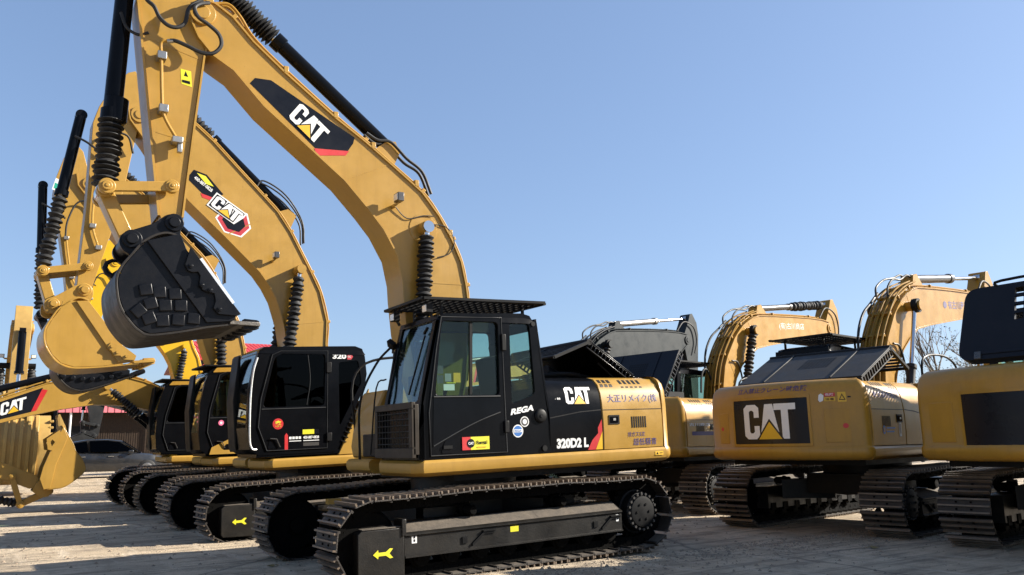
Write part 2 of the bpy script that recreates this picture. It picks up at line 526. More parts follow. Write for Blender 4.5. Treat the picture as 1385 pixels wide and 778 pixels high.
def make_track(root, yc, detail=True):
    s = 1 if yc > 0 else -1
    belt = (MB() if ('belt' in CACHE) else track_belt()).build('crawler_track', ['track', 'trackin', 'dust', 'grouser'], root, key='belt', angle=25)
    belt.location = (0, yc, 0)
    def sub(name, fn, mats, key, bevel=0.0):
        mb = MB()
        if key not in CACHE:
            fn(mb)
        o = mb.build(name, mats, belt, bevel=bevel, key=key)
        return o
    def fr(mb):
        # profile across the frame (Y outward = +)
        pr = [(-.20, .26), (.215, .255), (.245, .262), (.245, .275), (.225, .285), (.225, .47), (.245, .485), (.245, .50), (.215, .515), (.06, .60), (-.20, .60)]
        mb.prism(pr, 'yz', -1.42, 1.50, 0)
        mb.prism([(.062, .6025), (.214, .5175), (.20, .5255), (.07, .5985)], 'yz', -1.40, 1.48, 1)
    f = sub('track_frame', fr, ['frame', 'dust'], 'tframe')
    f.scale = (1, s, 1)
    f2 = MB()
    if 'tdust' not in CACHE:
        f2.add([(-1.40, .212, .5185), (1.20, .212, .5185), (1.20, .075, .5960), (-1.40, .075, .5960)], [(0, 1, 2, 3)])
        f2.add([(-1.40, .212, .5200), (-.2, .212, .5200), (-.2, .075, .5975), (-1.40, .075, .5975)], [(0, 1, 2, 3)])
    o = f2.build('dust_layer', 'dust', belt, key='tdust')
    o.scale = (1, s, 1)
    def cover(mb):
        mb.prism([(1.52, .10), (2.00, .12), (2.03, .16), (2.03, .545), (1.99, .575), (1.52, .575)], 'xz', .10, .262, 0)
        mb.prism([(1.50, .50), (1.55, .48), (1.55, .66), (1.50, .66)], 'xz', .06, .275, 0)
        mb.box(1.55, 1.98, .12, .25, .576, .590, 1)
    o = sub('idler_cover', cover, ['frame', 'dust'], 'tcover', 0.012)
    o.scale = (1, s, 1)
    def idl(mb):
        mb.lathe((CX0, -.10, CZ), (CX0, .10, CZ), [(0, .12), (0.02, .26), (.02, .29), (.3, .30), (.35, .33), (.65, .33), (.7, .30), (.98, .29), (.98, .26), (1, .12)], 28)
        mb.cyl((CX0, -.19, CZ), (CX0, .19, CZ), .09, 16)
    sub('idler_wheel', idl, 'trackin', 'tidler')
    def spr(mb):
        poly = []
        for k in range(42):
            a = 2 * PI * k / 42
            r = .335 if k % 2 == 0 else .285
            poly.append((CX1 + r * math.cos(a), CZ + .01 + r * math.sin(a)))
        mb.prism(poly, 'xz', -.035, .035, 0)
        mb.lathe((CX1, .03, CZ + .01), (CX1, .245, CZ + .01), [(0, .27), (.3, .27), (.32, .245), (.80, .235), (.86, .20), (.97, .185), (1, .15)], 28, 1)
        for k in range(20):
            a = 2 * PI * k / 20
            x, z = CX1 + .215 * math.cos(a), CZ + .01 + .215 * math.sin(a)
            mb.cyl((x, .20, z), (x, .238, z), .017, 6, 2)
        for k in range(6):
            a = 2 * PI * k / 6
            x, z = CX1 + .10 * math.cos(a), CZ + .01 + .10 * math.sin(a)
            mb.cyl((x, .23, z), (x, .256, z), .016, 6, 1)
    o = sub('sprocket', spr, ['trackin', 'matte', 'bronze'], 'tspr')
    o.scale = (1, s, 1)
    if detail:
        for k in range(8):
            x = -1.28 + k * 0.365
            def rol(mb):
                mb.lathe((0, -.17, 0), (0, .17, 0), [(0, .05), (.02, .10), (.12, .10), (.14, .125), (.24, .125), (.26, .09), (.74, .09), (.76, .125), (.86, .125), (.88, .10), (.98, .10), (1, .05)], 16)
                mb.box(-.07, .07, -.21, -.175, -.03, .09)
                mb.box(-.07, .07, .175, .21, -.03, .09)
            o = sub('track_roller', rol, 'trackin', 'troll')
            o.location = (x, 0, CZ - CR + .135)
        for x in (-.62, .62):
            def car(mb):
                mb.lathe((0, -.14, 0), (0, .14, 0), [(0, .05), (.02, .065), (.3, .065), (.32, .08), (.42, .08), (.44, .06), (.9, .06), (1, .04)], 14)
                mb.box(-.05, .05, -.10, -.03, -.20, 0)
            o = sub('carrier_roller', car, 'trackin', 'tcar')
            o.location = (x, 0, .665)
        def step(mb):
            mb.prism([(0, 0), (.16, .12), (.30, .12), (.30, .145), (.15, .145), (0, .03)], 'xz', .0, .018)
            mb.box(.135, .30, 0.0, .03, .142, .155)
            mb.box(-.12, -.06, 0, .012, .04, .11)
        for x in (-.95, .85):
            o = sub('step_bracket', step, 'matte', 'tstep')
            o.location = (x - .15, s * .226, .30)
            o.scale = (-1, s, 1)
    return belt

def undercarriage(root):
    mb = MB()
    if 'under' not in CACHE:
        mb.prism([(-.95, -.55), (.95, -.55), (.95, .55), (-.95, .55)], 'xy', .50, .80)
        for sx in (-1, 1):
            for sy in (-1, 1):
                mb.prism([(sx * .55, sy * .3), (sx * 1.05, sy * .95), (sx * .55, sy * 1.0), (sx * .2, sy * .5)], 'xy', .40, .70)
        mb.cyl((0, 0, .78), (0, 0, .98), .68, 40)
        mb.cyl((0, 0, .98), (0, 0, 1.08), .60, 40)
    return mb.build('undercarriage', 'frame', root, key='under')

# ------------------------------------------------------------------ upper structure
def round_poly(pts, r=0.08, n=4):
    out = []
    k = len(pts)
    for i in range(k):
        a, b, c = Vector(pts[i - 1]), Vector(pts[i]), Vector(pts[(i + 1) % k])
        d1, d2 = (a - b), (c - b)
        rr = min(r, d1.length * .45, d2.length * .45)
        p0 = b + d1.normalized() * rr
        p1 = b + d2.normalized() * rr
        for j in range(n + 1):
            s = j / n
            out.append(tuple((1 - s) ** 2 * p0 + 2 * s * (1 - s) * b + s * s * p1))
    return out

SEC = [(1.255, 1.245), (1.268, 1.45), (1.268, 1.66), (1.258, 1.82), (1.235, 1.95), (1.185, 2.06), (1.10, 2.135), (.98, 2.165)]
def sec_loop(x, inset=0.0):
    L = [(x, y - inset, z - (inset if z > 2 else 0)) for y, z in SEC]
    L += [(x, -y + inset, z - (inset if z > 2 else 0)) for y, z in reversed(SEC)]
    return L

def sec_y(z):
    for (y0, z0), (y1, z1) in zip(SEC, SEC[1:]):
        if z0 <= z <= z1:
            return y0 + (y1 - y0) * (z - z0) / (z1 - z0)
    return SEC[0][0] if z < SEC[0][1] else SEC[-1][0]

def body_fn(x0, x1, z0, z1, sgn=1, shear=0.0):
    """decal that hugs the curved flank of the machine house"""
    def f(a, b, d):
        z = z0 + (z1 - z0) * b
        return Vector((x0 + (x1 - x0) * (a + shear * b), sgn * (sec_y(z) + d + .002), z))
    return f

def deck(root, mat='yellow', key='deck'):
    mb = MB()
    if key not in CACHE:
        pl = [(-2.36, -1.28), (1.00, -1.28), (1.14, -1.18), (1.14, -.40), (.75, -.36), (.75, .20), (1.22, .22), (1.30, .30), (1.30, 1.16), (1.20, 1.285), (-2.36, 1.285)]
        def ins(i):
            cx, cy = -.5, 0
            return [(x - i * (1 if x > cx else 0), y - i * (1 if y > cy else -1)) for x, y in pl]
        lv = [(1.055, .10), (1.065, .055), (1.10, .012), (1.15, 0), (1.205, .004), (1.235, .03), (1.24, .06)]
        mb.rings([[(x, y, z) for x, y in ins(i)] for z, i in lv])
        mb.box(-2.2, .7, -1.05, 1.05, .98, 1.06, 1)
    return mb.build('deck', [mat, 'matte'], root, key=key)

def tail_arc(y, r=2.76):
    return -math.sqrt(r * r - y * y)

def tail_poly(xi, inset):
    h = 1.275
    pts = [(xi, h - inset)]
    rr = .16
    ycor = h - rr
    xc = tail_arc(ycor) + rr * .98
    for k in range(7):
        a = PI / 2 + (PI / 2 - .38) * k / 6
        pts.append((xc + (rr - inset) * math.cos(a), ycor + (rr - inset) * math.sin(a)))
    for k in range(1, 16):
        y = ycor * (1 - 2 * k / 16) * .985
        pts.append((tail_arc(y) + inset, y))
    for k in range(7):
        a = PI + .38 + (PI / 2 - .38) * k / 6
        pts.append((xc + (rr - inset) * math.cos(a), -ycor + (rr - inset) * math.sin(a)))
    pts.append((xi, -h + inset))
    return pts

def counterweight(root, mat='yellow', panel=None, key='cw'):
    mb = MB()
    if key not in CACHE:
        lv = [(1.055, .13), (1.065, .07), (1.095, .022), (1.14, .0), (1.215, .0), (1.235, .012), (1.25, .022), (1.80, .020), (1.98, .030), (2.07, .055), (2.13, .10), (2.165, .16), (2.178, .24)]
        mb.rings([[(x, y, z) for x, y in tail_poly(-2.365, i)] for z, i in lv])
    o = mb.build('counterweight', mat, root, key=key, angle=40)
    return o

TAILZ = [(1.25, .022), (1.80, .020), (1.98, .030), (2.07, .055), (2.13, .10), (2.165, .16)]
def tail_fn(y0, y1, z0, z1, r=2.76):
    """decal wrapped on the rear of the counterweight; reads from y0 (left, seen from behind) to y1"""
    def f(a, b, d):
        y = y0 + (y1 - y0) * a
        zz = z0 + (z1 - z0) * b
        ins = .0195
        for (za, ia), (zb, ib) in zip(TAILZ, TAILZ[1:]):
            if za <= zz <= zb:
                ins = ia + (ib - ia) * (zz - za) / (zb - za)
        ang = math.asin(y / r)
        rr = r - ins + d
        return Vector((-rr * math.cos(ang), rr * math.sin(ang), z0 + (z1 - z0) * b))
    return f

def tail_panel(mb, y0, y1, z0, z1, d0, d1, mi=0, n=12, m=5):
    f = tail_fn(y0, y1, z0, z1)
    rows = [sorted({0.0, 1.0} | {(z - z0) / (z1 - z0) for z, _ in TAILZ if z0 < z < z1} | {k / m for k in range(m + 1)})][0]
    vs, fs = [], []
    for b in rows:
        for i in range(n + 1):
            vs.append(f(i / n, b, d1))
    R_ = len(rows)
    for j in range(R_ - 1):
        for i in range(n):
            a = j * (n + 1) + i
            fs.append((a, a + 1, a + n + 2, a + n + 1))
    o = len(vs)
    ring = [(i, 0) for i in range(n + 1)] + [(n, j) for j in range(1, R_)] + [(i, R_ - 1) for i in range(n - 1, -1, -1)] + [(0, j) for j in range(R_ - 2, 0, -1)]
    for i, j in ring:
        vs.append(f(i / n, rows[j], d0))
    k = len(ring)
    for q in range(k):
        i, j = ring[q]; i2, j2 = ring[(q + 1) % k]
        fs.append((j * (n + 1) + i, j2 * (n + 1) + i2, o + (q + 1) % k, o + q))
    mb.add(vs, fs, mi)

def house(root, front, rear, key, vents=True):
    """machine house between cab and counterweight; front panel and rear engine door"""
    mb = MB()
    if key + 'f' not in CACHE:
        mb.rings([sec_loop(-.50, .03), sec_loop(-.515), sec_loop(-1.315), sec_loop(-1.325, .012)])
        mb.rings([sec_loop(-.48, .05), sec_loop(-2.37, .05)], 1)
    a = mb.build('side_panel', [front, 'matte'], root, key=key + 'f')
    mb = MB()
    if key + 'r' not in CACHE:
        mb.rings([sec_loop(-1.335, .012), sec_loop(-1.345), sec_loop(-2.335), sec_loop(-2.345, .012)])
    b = mb.build('engine_door', rear, root, key=key + 'r')
    for s in (1, -1):
        def vent_slot(parts_):
            mb = MB()
            for (xa, xb, za, zb) in parts_:
                f = body_fn(xa, xb, za, zb, s)
                for q in (0, 1):
                    mb.add([f(0, q * .5, .001), f(1, q * .5, .001), f(1, q * .5 + .5, .001), f(0, q * .5 + .5, .001)], [(0, 1, 2, 3)])
            mb.build('vent_slot', 'matte', b)
        for k in range(3):
            for z0 in (2.03, 2.085):
                vent_slot([(-1.38 - .075 * k, -1.43 - .075 * k, z0, z0 + .042)])
        for k in range(5):
            vent_slot([(-1.72 - .078 * k, -1.765 - .078 * k, 2.02, 2.125)])
        for k in range(7):
            vent_slot([(-1.80 - .038 * k, -1.823 - .038 * k, 1.50, 1.645)])
        mb = MB()
        mb.box(-1.60, -1.43, s * 1.262, s * 1.277, 1.555, 1.67)
        mb.box(-1.575, -1.455, s * 1.274, s * 1.283, 1.575, 1.65, 1)
        mb.box(-1.53, -1.49, s * 1.28, s * 1.289, 1.60, 1.63, 2)
        mb.build('latch', ['matte', 'gloss', 'steel'], b)
        mb = MB()   # horizontal seam of the door and panel
        for (x0, x1, z0, z1) in ((-.52, -.98, 1.655, 1.72), (-.98, -1.315, 1.72, 1.74)):
            f = lambda a_, b_, d: body_fn(x0, x1, z0 + (z1 - z0) * a_ - .006, z0 + (z1 - z0) * a_ + .006, s)(a_, b_, d)
            mb.add([f(0, 0, .0008), f(1, 0, .0008), f(1, 1, .0008), f(0, 1, .0008)], [(0, 1, 2, 3)])
        f = body_fn(-1.345, -2.335, 1.733, 1.742, s)
        mb.add([f(0, 0, .0008), f(1, 0, .0008), f(1, 1, .0008), f(0, 1, .0008)], [(0, 1, 2, 3)])
        mb.build('seam', 'matte', a)
    return a, b

def hood(root, mat, ang, L=0.95, y0=-.95, y1=.95, front=True, slots=True, hx=-2.17, hz=2.19, grille=True, thick=.10, holes=None, edge=.008):
    ca, sa = math.cos(ang), math.sin(ang)
    def T(u, y, w):   # u along lid from hinge forward, w outwards
        return Vector((hx + u * ca - w * sa, y, hz + u * sa + w * ca))
    if not slots:
        mb = MB()
        hl = []
        if holes:
            hu0, hu1, hy0, hy1 = holes
            for i in range(4):
                for j in range(6):
                    du, dy = (hu1 - hu0) / 4, (hy1 - hy0) / 6
                    hl.append([(hu0 + i * du + .2 * du, hy0 + j * dy + .12 * dy), (hu0 + i * du + .9 * du, hy0 + j * dy + .12 * dy), (hu0 + i * du + .9 * du, hy0 + j * dy + .88 * dy), (hu0 + i * du + .2 * du, hy0 + j * dy + .88 * dy)])
        out = round_poly([(0, y0), (L, y0 + .06), (L, y1 - .06), (0, y1)], .16, 5)
        mb.plate(out, hl, lambda p, d: T(p[0], p[1], d), -.02, .022)
        o2 = [(L / 2 + (p[0] - L / 2) * .97, (y0 + y1) / 2 + (p[1] - (y0 + y1) / 2) * .98) for p in out]
        loops = []
        for w_, k_ in ((-.02, 1.0), (-thick, 1.0), (-thick - .03, .97), (-thick - .03, .90), (-.022, .90)):
            loops.append([T(L / 2 + (p[0] - L / 2) * k_, (y0 + y1) / 2 + (p[1] - (y0 + y1) / 2) * k_, w_) for p in out])
        n = len(out)
        vs = [p for l in loops for p in l]
        fs = []
        for a in range(len(loops) - 1):
            for k in range(n):
                j = (k + 1) % n
                fs.append((a * n + k, a * n + j, (a + 1) * n + j, (a + 1) * n + k))
        mb.add(vs, fs)
        lid = mb.build('engine_hood', mat, root, bevel=.012, seg=3)
        for (ua, ub, ya, yb) in ((.10, L - .12, y0 + (y1 - y0) * .30, y0 + (y1 - y0) * .315), (.06, .09, y0 + .2, y1 - .2), (L * .5, L * .515, y0 + .15, y0 + (y1 - y0) * .28)):
            mb = MB()
            c_ = T((ua + ub) / 2, (ya + yb) / 2, .026)
            mb.obox(c_, Vector((ca, 0, sa)) * (ub - ua) / 2, Vector((0, (yb - ya) / 2, 0)), Vector((-sa, 0, ca)) * .008)
            mb.build('hood_rib', mat, lid, bevel=.004)
        for y in (y1 - .25, y0 + .25):
            mb = MB()
            c_ = T(.05, y, .03)
            mb.obox(c_, Vector((ca, 0, sa)) * .05, Vector((0, .04, 0)), Vector((-sa, 0, ca)) * .015)
            mb.build('latch', 'bronze', lid, bevel=.006)
        mb = MB()
        mb.tube([T(L - .02, y0 + .15, .01), T(L + .05, y0 + .2, .03), T(L + .05, y1 - .5, .03), T(L - .02, y1 - .45, .01)], .018, 8, 0, 4)
        mb.build('hood_rail', 'matte', lid)
        mb = MB()
        mb.box(-2.1, -.8, -.8, .8, 2.12, 2.175)
        mb.build('engine_bay', 'matte', root)
        return lid
    mb = MB()
    def slab(u0, u1, ya, yb, w0, w1, mi=0):
        vs = [T(u, y, w) for u in (u0, u1) for y in (ya, yb) for w in (w0, w1)]
        mb.add(vs, [(0, 1, 3, 2), (4, 6, 7, 5), (0, 4, 5, 1), (2, 3, 7, 6), (0, 2, 6, 4), (1, 5, 7, 3)], mi)
    if holes:
        def strip(u0, u1, ya, yb):
            slab(u0, u1, ya, yb, 0, .022)
        hu0, hu1, hy0, hy1 = holes
        strip(0, hu0, y0, y1); strip(hu1, L, y0, y1); strip(hu0, hu1, y0, hy0); strip(hu0, hu1, hy1, y1)
        for k in range(1, 6):
            u = hu0 + (hu1 - hu0) * k / 6
            slab(u - .012, u + .012, hy0, hy1, .002, .020)
        for k in range(1, 6):
            y = hy0 + (hy1 - hy0) * k / 6
            slab(hu0, hu1, y - .012, y + .012, .003, .019)
    else:
        slab(0, L, y0, y1, 0, .022)
    for y in (y0, y1):
        ya, yb = (y - .03, y) if y > 0 else (y, y + .03)
        slab(0, L, ya, yb, -thick, -thick + .02)
        slab(0, L, ya, yb, -.018, 0)
        n = 13
        for k in range(n + 1):
            u = L * k / n
            if slots:
                slab(max(0, u - .012), min(L, u + .012), ya, yb, -thick + .02, -.018)
        if not slots:
            slab(0, L, ya, yb, -thick + .02, -.018)
    slab(-.02, .02, y0, y1, -thick, .0)
    lid = mb.build('engine_hood', mat, root, bevel=edge, seg=3)
    mb = MB()
    if front:       # louvred nose of the lid, bent down
        a2 = ang - R(52)
        c2, s2 = math.cos(a2), math.sin(a2)
        P0 = T(L, 0, 0)
        def T2(u, y, w):
            return Vector((P0.x + u * c2 - w * s2, y, P0.z + u * s2 + w * c2))
        L2 = .62
        for y in (y0 + .02, y1 - .02, (y0 + y1) / 2):
            mb.bar(T2(0, y, 0), T2(L2, y, 0), .04, .05)
        for k in range(8):
            u = L2 * k / 7
            mb.obox(T2(u, (y0 + y1) / 2, 0), Vector((c2, 0, s2)) * .010, Vector((0, (y1 - y0) / 2, 0)), Vector((-s2, 0, c2)) * .015)
        mb.tube([T2(L2, y0, 0), T2(L2, y1, 0)], .025, 8)
        mb.tube([T(L, y0, 0), T(L, y1, 0)], .045, 10)
        mb.build('hood_grille', 'matte', lid)
    if grille:
        mb = MB()
        for i in range(7):
            for j in range(9):
                u = L * .42 + i * .058
                y = y0 + (y1 - y0) * .36 + j * .055
                mb.add([T(u, y, .024), T(u + .04, y, .024), T(u + .04, y + .036, .024), T(u, y + .036, .024)], [(0, 1, 2, 3)])
        mb.build('hood_vent', 'matte', lid)
        mb = MB()
        for yy in (y0 + (y1 - y0) * .24, y0 + (y1 - y0) * .78):
            slab_c = T(L / 2, yy, .028)
            mb.obox(slab_c, Vector((ca, 0, sa)) * L * .48, Vector((0, .014, 0)), Vector((-sa, 0, ca)) * .008)
        mb.build('hood_rib', mat, lid, bevel=.004)
    mb = MB()       # engine bay seen under the open lid
    mb.box(-2.1, -.8, -.8, .8, 2.12, 2.175)
    mb.cyl((-1.5, .35, 2.1), (-1.1, .35, 2.30), .10, 14)
    mb.box(-1.9, -1.3, -.5, .1, 2.15, 2.32)
    mb.bar((-1.95, .8, 2.17), T(L * .6, .8, -thick), .02, .02)
    mb.tube([(-1.7, .6, 2.19), (-1.2, .7, 2.24), (-.7, .6, 2.20)], .03, 8, 0, 5)
    mb.build('engine_bay', 'matte', root)
    return lid

# ------------------------------------------------------------------ cabs
def windowpane(poly, y, cab, mat='glass', name='window'):
    mb = MB()
    mb.prism(poly, 'xz', y - .003, y + .003)
    return mb.build(name, mat, cab)

def front_plane(cab_pts):
    """map (y, s) on the sloped front: s=0 bottom, 1 top"""
    (x0, z0), (x1, z1) = cab_pts
    d = Vector((x1 - x0, 0, z1 - z0))
    n = Vector((d.z, 0, -d.x)).normalized()
    return lambda p, dd: Vector((x0, p[0], z0)) + d * p[1] + n * dd

def cab_interior(cab, x=0.25):
    mb = MB()
    mb.box(x - .25, x + .25, .52, 1.02, 1.55, 1.72)
    mb.obox((x - .27, .77, 2.05), (.06, 0, -.02), (0, .23, 0), (.06, 0, .38))
    mb.obox((x - .36, .77, 2.50), (.045, 0, -.01), (0, .14, 0), (.02, 0, .10))
    mb.box(x - .15, x + .30, .40, .50, 1.5, 1.86)
    mb.box(x - .15, x + .30, 1.04, 1.13, 1.5, 1.86)
    mb.build('operator_seat', 'seat', cab, bevel=.03)
    mb = MB()
    for y in (.45, 1.085):
        mb.tube([(x + .22, y, 1.85), (x + .24, y, 1.95), (x + .22, y, 2.05)], [.02, .015, .03], 8)
    mb.box(x + .62, x + .68, .36, .55, 2.0, 2.22)
    mb.bar((x + .62, .42, 1.4), (x + .65, .44, 2.0), .03, .03)
    mb.build('controls', 'matte', cab)

def cab_classic(root):
    """square steel cab with a sliding door window; local Y .27 to 1.27"""
    body, hole1, hole2 = None, None, None
    outer = [(1.25, 1.245), (1.245, 1.55), (1.19, 1.95), (1.09, 2.45), (1.00, 2.78), (.96, 2.84), (.88, 2.88), (-.18, 2.925), (-.29, 2.90), (-.36, 2.80), (-.42, 2.40), (-.47, 1.97), (-.53, 1.6), (-.55, 1.245)]
    w1 = round_poly([(.925, 2.79), (.175, 2.80), (.185, 1.94), (1.03, 1.94)], .06)
    w2 = round_poly([(.005, 2.80), (-.28, 2.80), (-.325, 1.95), (.015, 1.83)], .05)
    mb = MB()
    mb.prism(outer, 'xz', 1.215, 1.258, 0, [w1, w2])
    mb.prism(outer, 'xz', .27, .31, 0, [round_poly([(.90, 2.78), (-.28, 2.80), (-.32, 1.85), (1.05, 1.85)], .06)])
    f = front_plane([(1.215, 1.84), (.975, 2.86)])
    F = lambda p, d: f(p, d)
    mb.plate([(.27, 0), (1.258, 0), (1.258, 1), (.27, 1)], [round_poly([(.35, .04), (1.18, .04), (1.18, .94), (.35, .94)], .05)], F, -.035, .005)
    mb.box(1.17, 1.245, .27, 1.258, 1.245, 1.845)
    rp = [(-.55, 1.245), (-.36, 2.86)]
    g = front_plane(rp)
    mb.plate([(.27, 0), (1.258, 0), (1.258, 1), (.27, 1)], [round_poly([(.36, .48), (1.15, .48), (1.15, .92), (.36, .92)], .05)], lambda p, d: g(p, -d), -.005, .03)
    mb.box(-.50, 1.2, .28, 1.25, 1.22, 1.30)
    cab = mb.build('cab', 'black', root, bevel=.012)
    mb = MB()       # roof with rounded edges
    top = [(1.00, 2.80), (.965, 2.845), (.88, 2.885), (.3, 2.915), (-.18, 2.935), (-.28, 2.915), (-.345, 2.84), (-.36, 2.80)]
    loops = []
    for y, sc in ((.262, .0), (.27, .6), (.31, .9), (.40, 1), (1.13, 1), (1.215, .93), (1.255, .66), (1.268, .0)):
        loops.append([(x, y, 2.80 + (z - 2.80) * sc) for x, z in top])
    mb.rings(loops)
    mb.build('roof', 'black', cab)
    # door skin standing proud, with its window opening
    mb = MB()
    mb.prism([(.945, 2.845), (.12, 2.865), (.10, 1.27), (1.11, 1.27), (1.125, 1.75), (1.02, 2.45)], 'xz', 1.259, 1.272, 0, [w1])
    door = mb.build('door', 'black', cab, bevel=.006)
    mb = MB()
    mb.tube([(x, 1.273, z) for x, z in [(.935, 2.835), (.13, 2.855), (.112, 1.28), (1.10, 1.28), (1.115, 1.75), (1.01, 2.45), (.935, 2.835)]], .0065, 6)
    mb.build('door_seam_highlight', 'darkgrey', door)  # door seam line, lightened to carry the frame's highlight
    mb = MB()
    mb.tube([(1.07, 1.279, 1.385), (.76, 1.279, 1.53), (.47, 1.279, 1.65), (.19, 1.279, 1.74)], .007, 6, 0, 4)
    mb.build('panel_seam', 'darkgrey', door)
    mb = MB()
    mb.tube([(1.055, 1.279, 1.925), (.185, 1.279, 1.925)], .009, 6)
    mb.build('panel_seam', 'darkgrey', door)
    mb = MB()
    mb.prism([(1.055, 1.92), (.185, 1.92), (.19, 1.735), (.47, 1.65), (.76, 1.53), (1.075, 1.39)], 'xz', 1.2725, 1.277)
    mb.build('lower_door_panel', 'gloss', cab)
    for za, zb in ((2.46, 2.66), (1.50, 1.64)):
        mb = MB()
        mb.box(.085, .145, 1.268, 1.300, za, zb)
        mb.build('hinge', 'matte', cab, bevel=.008)
    mb = MB()
    mb.prism(round_poly([(.98, 1.30), (.80, 1.30), (.80, 1.45), (.92, 1.45)], .04), 'xz', 1.2725, 1.280)
    mb.box(.84, .95, 1.279, 1.292, 1.35, 1.385, 1)
    mb.build('door_handle', ['gloss', 'matte'], cab)
    windowpane(w1, 1.232, cab)
    windowpane(w2, 1.232, cab)
    windowpane(round_poly([(.90, 2.78), (-.28, 2.80), (-.32, 1.85), (1.05, 1.85)], .06), .29, cab)
    mb = MB()
    mb.plate(round_poly([(.35, .04), (1.18, .04), (1.18, .94), (.35, .94)], .05), [], F, -.018, -.012)
    mb.build('windscreen', 'glass', cab)
    mb = MB()
    mb.plate(round_poly([(.36, .48), (1.15, .48), (1.15, .92), (.36, .92)], .05), [], lambda p, d: g(p, -d), .01, .016)
    mb.build('rear_window', 'glass', cab)
    mb = MB()       # sliding window bars and rubber seal
    mb.bar((.56, 1.240, 1.95), (.53, 1.240, 2.79), .035, .02)
    mb.build('window_bar', 'matte', cab)
    for (xa, xb, za, zb, mm) in ((.98, .90, 2.08, 2.17, 'bronze'), (.88, .80, 2.10, 2.19, 'steel'), (.98, .90, 2.19, 2.28, 'bronze'), (.90, .76, 2.00, 2.07, 'white'), (.86, .74, 2.08, 2.09, 'lemon'), (.77, .68, 2.09, 2.20, 'dyellow')):
        mb = MB()
        mb.prism([(xa, za), (xb, za), (xb, zb), (xa, zb)], 'xz', 1.222, 1.226)
        mb.build('notice', mm, cab)
    mb = MB()       # wiper
    mb.bar(F((.95, .12), .02), F((1.08, .78), .02), .018, .012)
    mb.bar(F((1.05, .80), .02), F((1.13, .86), .03), .03, .02)
    mb.build('wiper', 'matte', cab)
    # front lower guard
    mb = MB()
    X = 1.31
    for (ya, yb, za, zb) in ((.25, 1.27, 1.80, 1.875), (.25, 1.27, 1.265, 1.375), (.25, .325, 1.375, 1.80), (1.195, 1.27, 1.375, 1.80)):
        mb.box(X - .03, X + .02, ya, yb, za, zb)
    mb.box(1.24, X, .25, .30, 1.30, 1.85)
    mb.box(1.24, X, 1.22, 1.27, 1.30, 1.85)
    mb.build('front_guard', 'guardbrown', cab, bevel=.006)
    mb = MB()
    for k in range(11):
        y = .36 + k * .08
        mb.cyl((X, y, 1.375), (X, y, 1.80), .0055, 6)
    for k in range(6):
        z = 1.42 + k * .068
        mb.cyl((X + .006, .32, z), (X + .006, 1.20, z), .0055, 6)
    mb.build('guard_mesh', 'frame', cab)
    # roof guard
    mb = MB()
    zz = 3.055
    pl = [(1.12, .14), (1.12, 1.20), (-.50, 1.29), (-.50, .14)]
    for (p, q) in zip(pl, pl[1:] + pl[:1]):
        mb.bar((p[0], p[1], zz), (q[0], q[1], zz + (.012 if q[0] < 0 else 0)), .05, .030, 0, (0, 0, 1))
    for k in range(17):
        x = 1.05 - k * .093
        mb.bar((x, .15, zz), (x, 1.2 + .09 * k / 17, zz), .012, .030, 0, (0, 0, 1))
    for k in range(7):
        y = .28 + k * .14
        mb.bar((1.1, y, zz - .01), (-.49, y, zz - .004), .010, .024, 0, (0, 0, 1))
    for x in (.85, -.28):
        for y in (.40, 1.12):
            mb.bar((x, y, 2.88), (x, y, zz), .03, .03)
    mb.build('roof_guard', 'matte', cab)
    for y, x in ((.33, 1.06), (1.10, 1.00)):
        mb = MB()
        mb.box(x - .02, x + .06, y - .06, y + .06, 2.90, 3.0, 0)
        mb.box(x + .055, x + .066, y - .05, y + .05, 2.91, 2.99, 1)
        mb.bar((x - .04, y, 2.85), (x, y, 2.92), .03, .03, 0)
        mb.build('work_light', ['matte', 'lampglass'], cab, bevel=.006)
    mb = MB()
    mb.cyl((-.33, 1.258, 2.80), (-.33, 1.275, 2.80), .03, 12)
    mb.build('roof_plug', 'matte', cab)
    cab_interior(cab)
    return cab, door

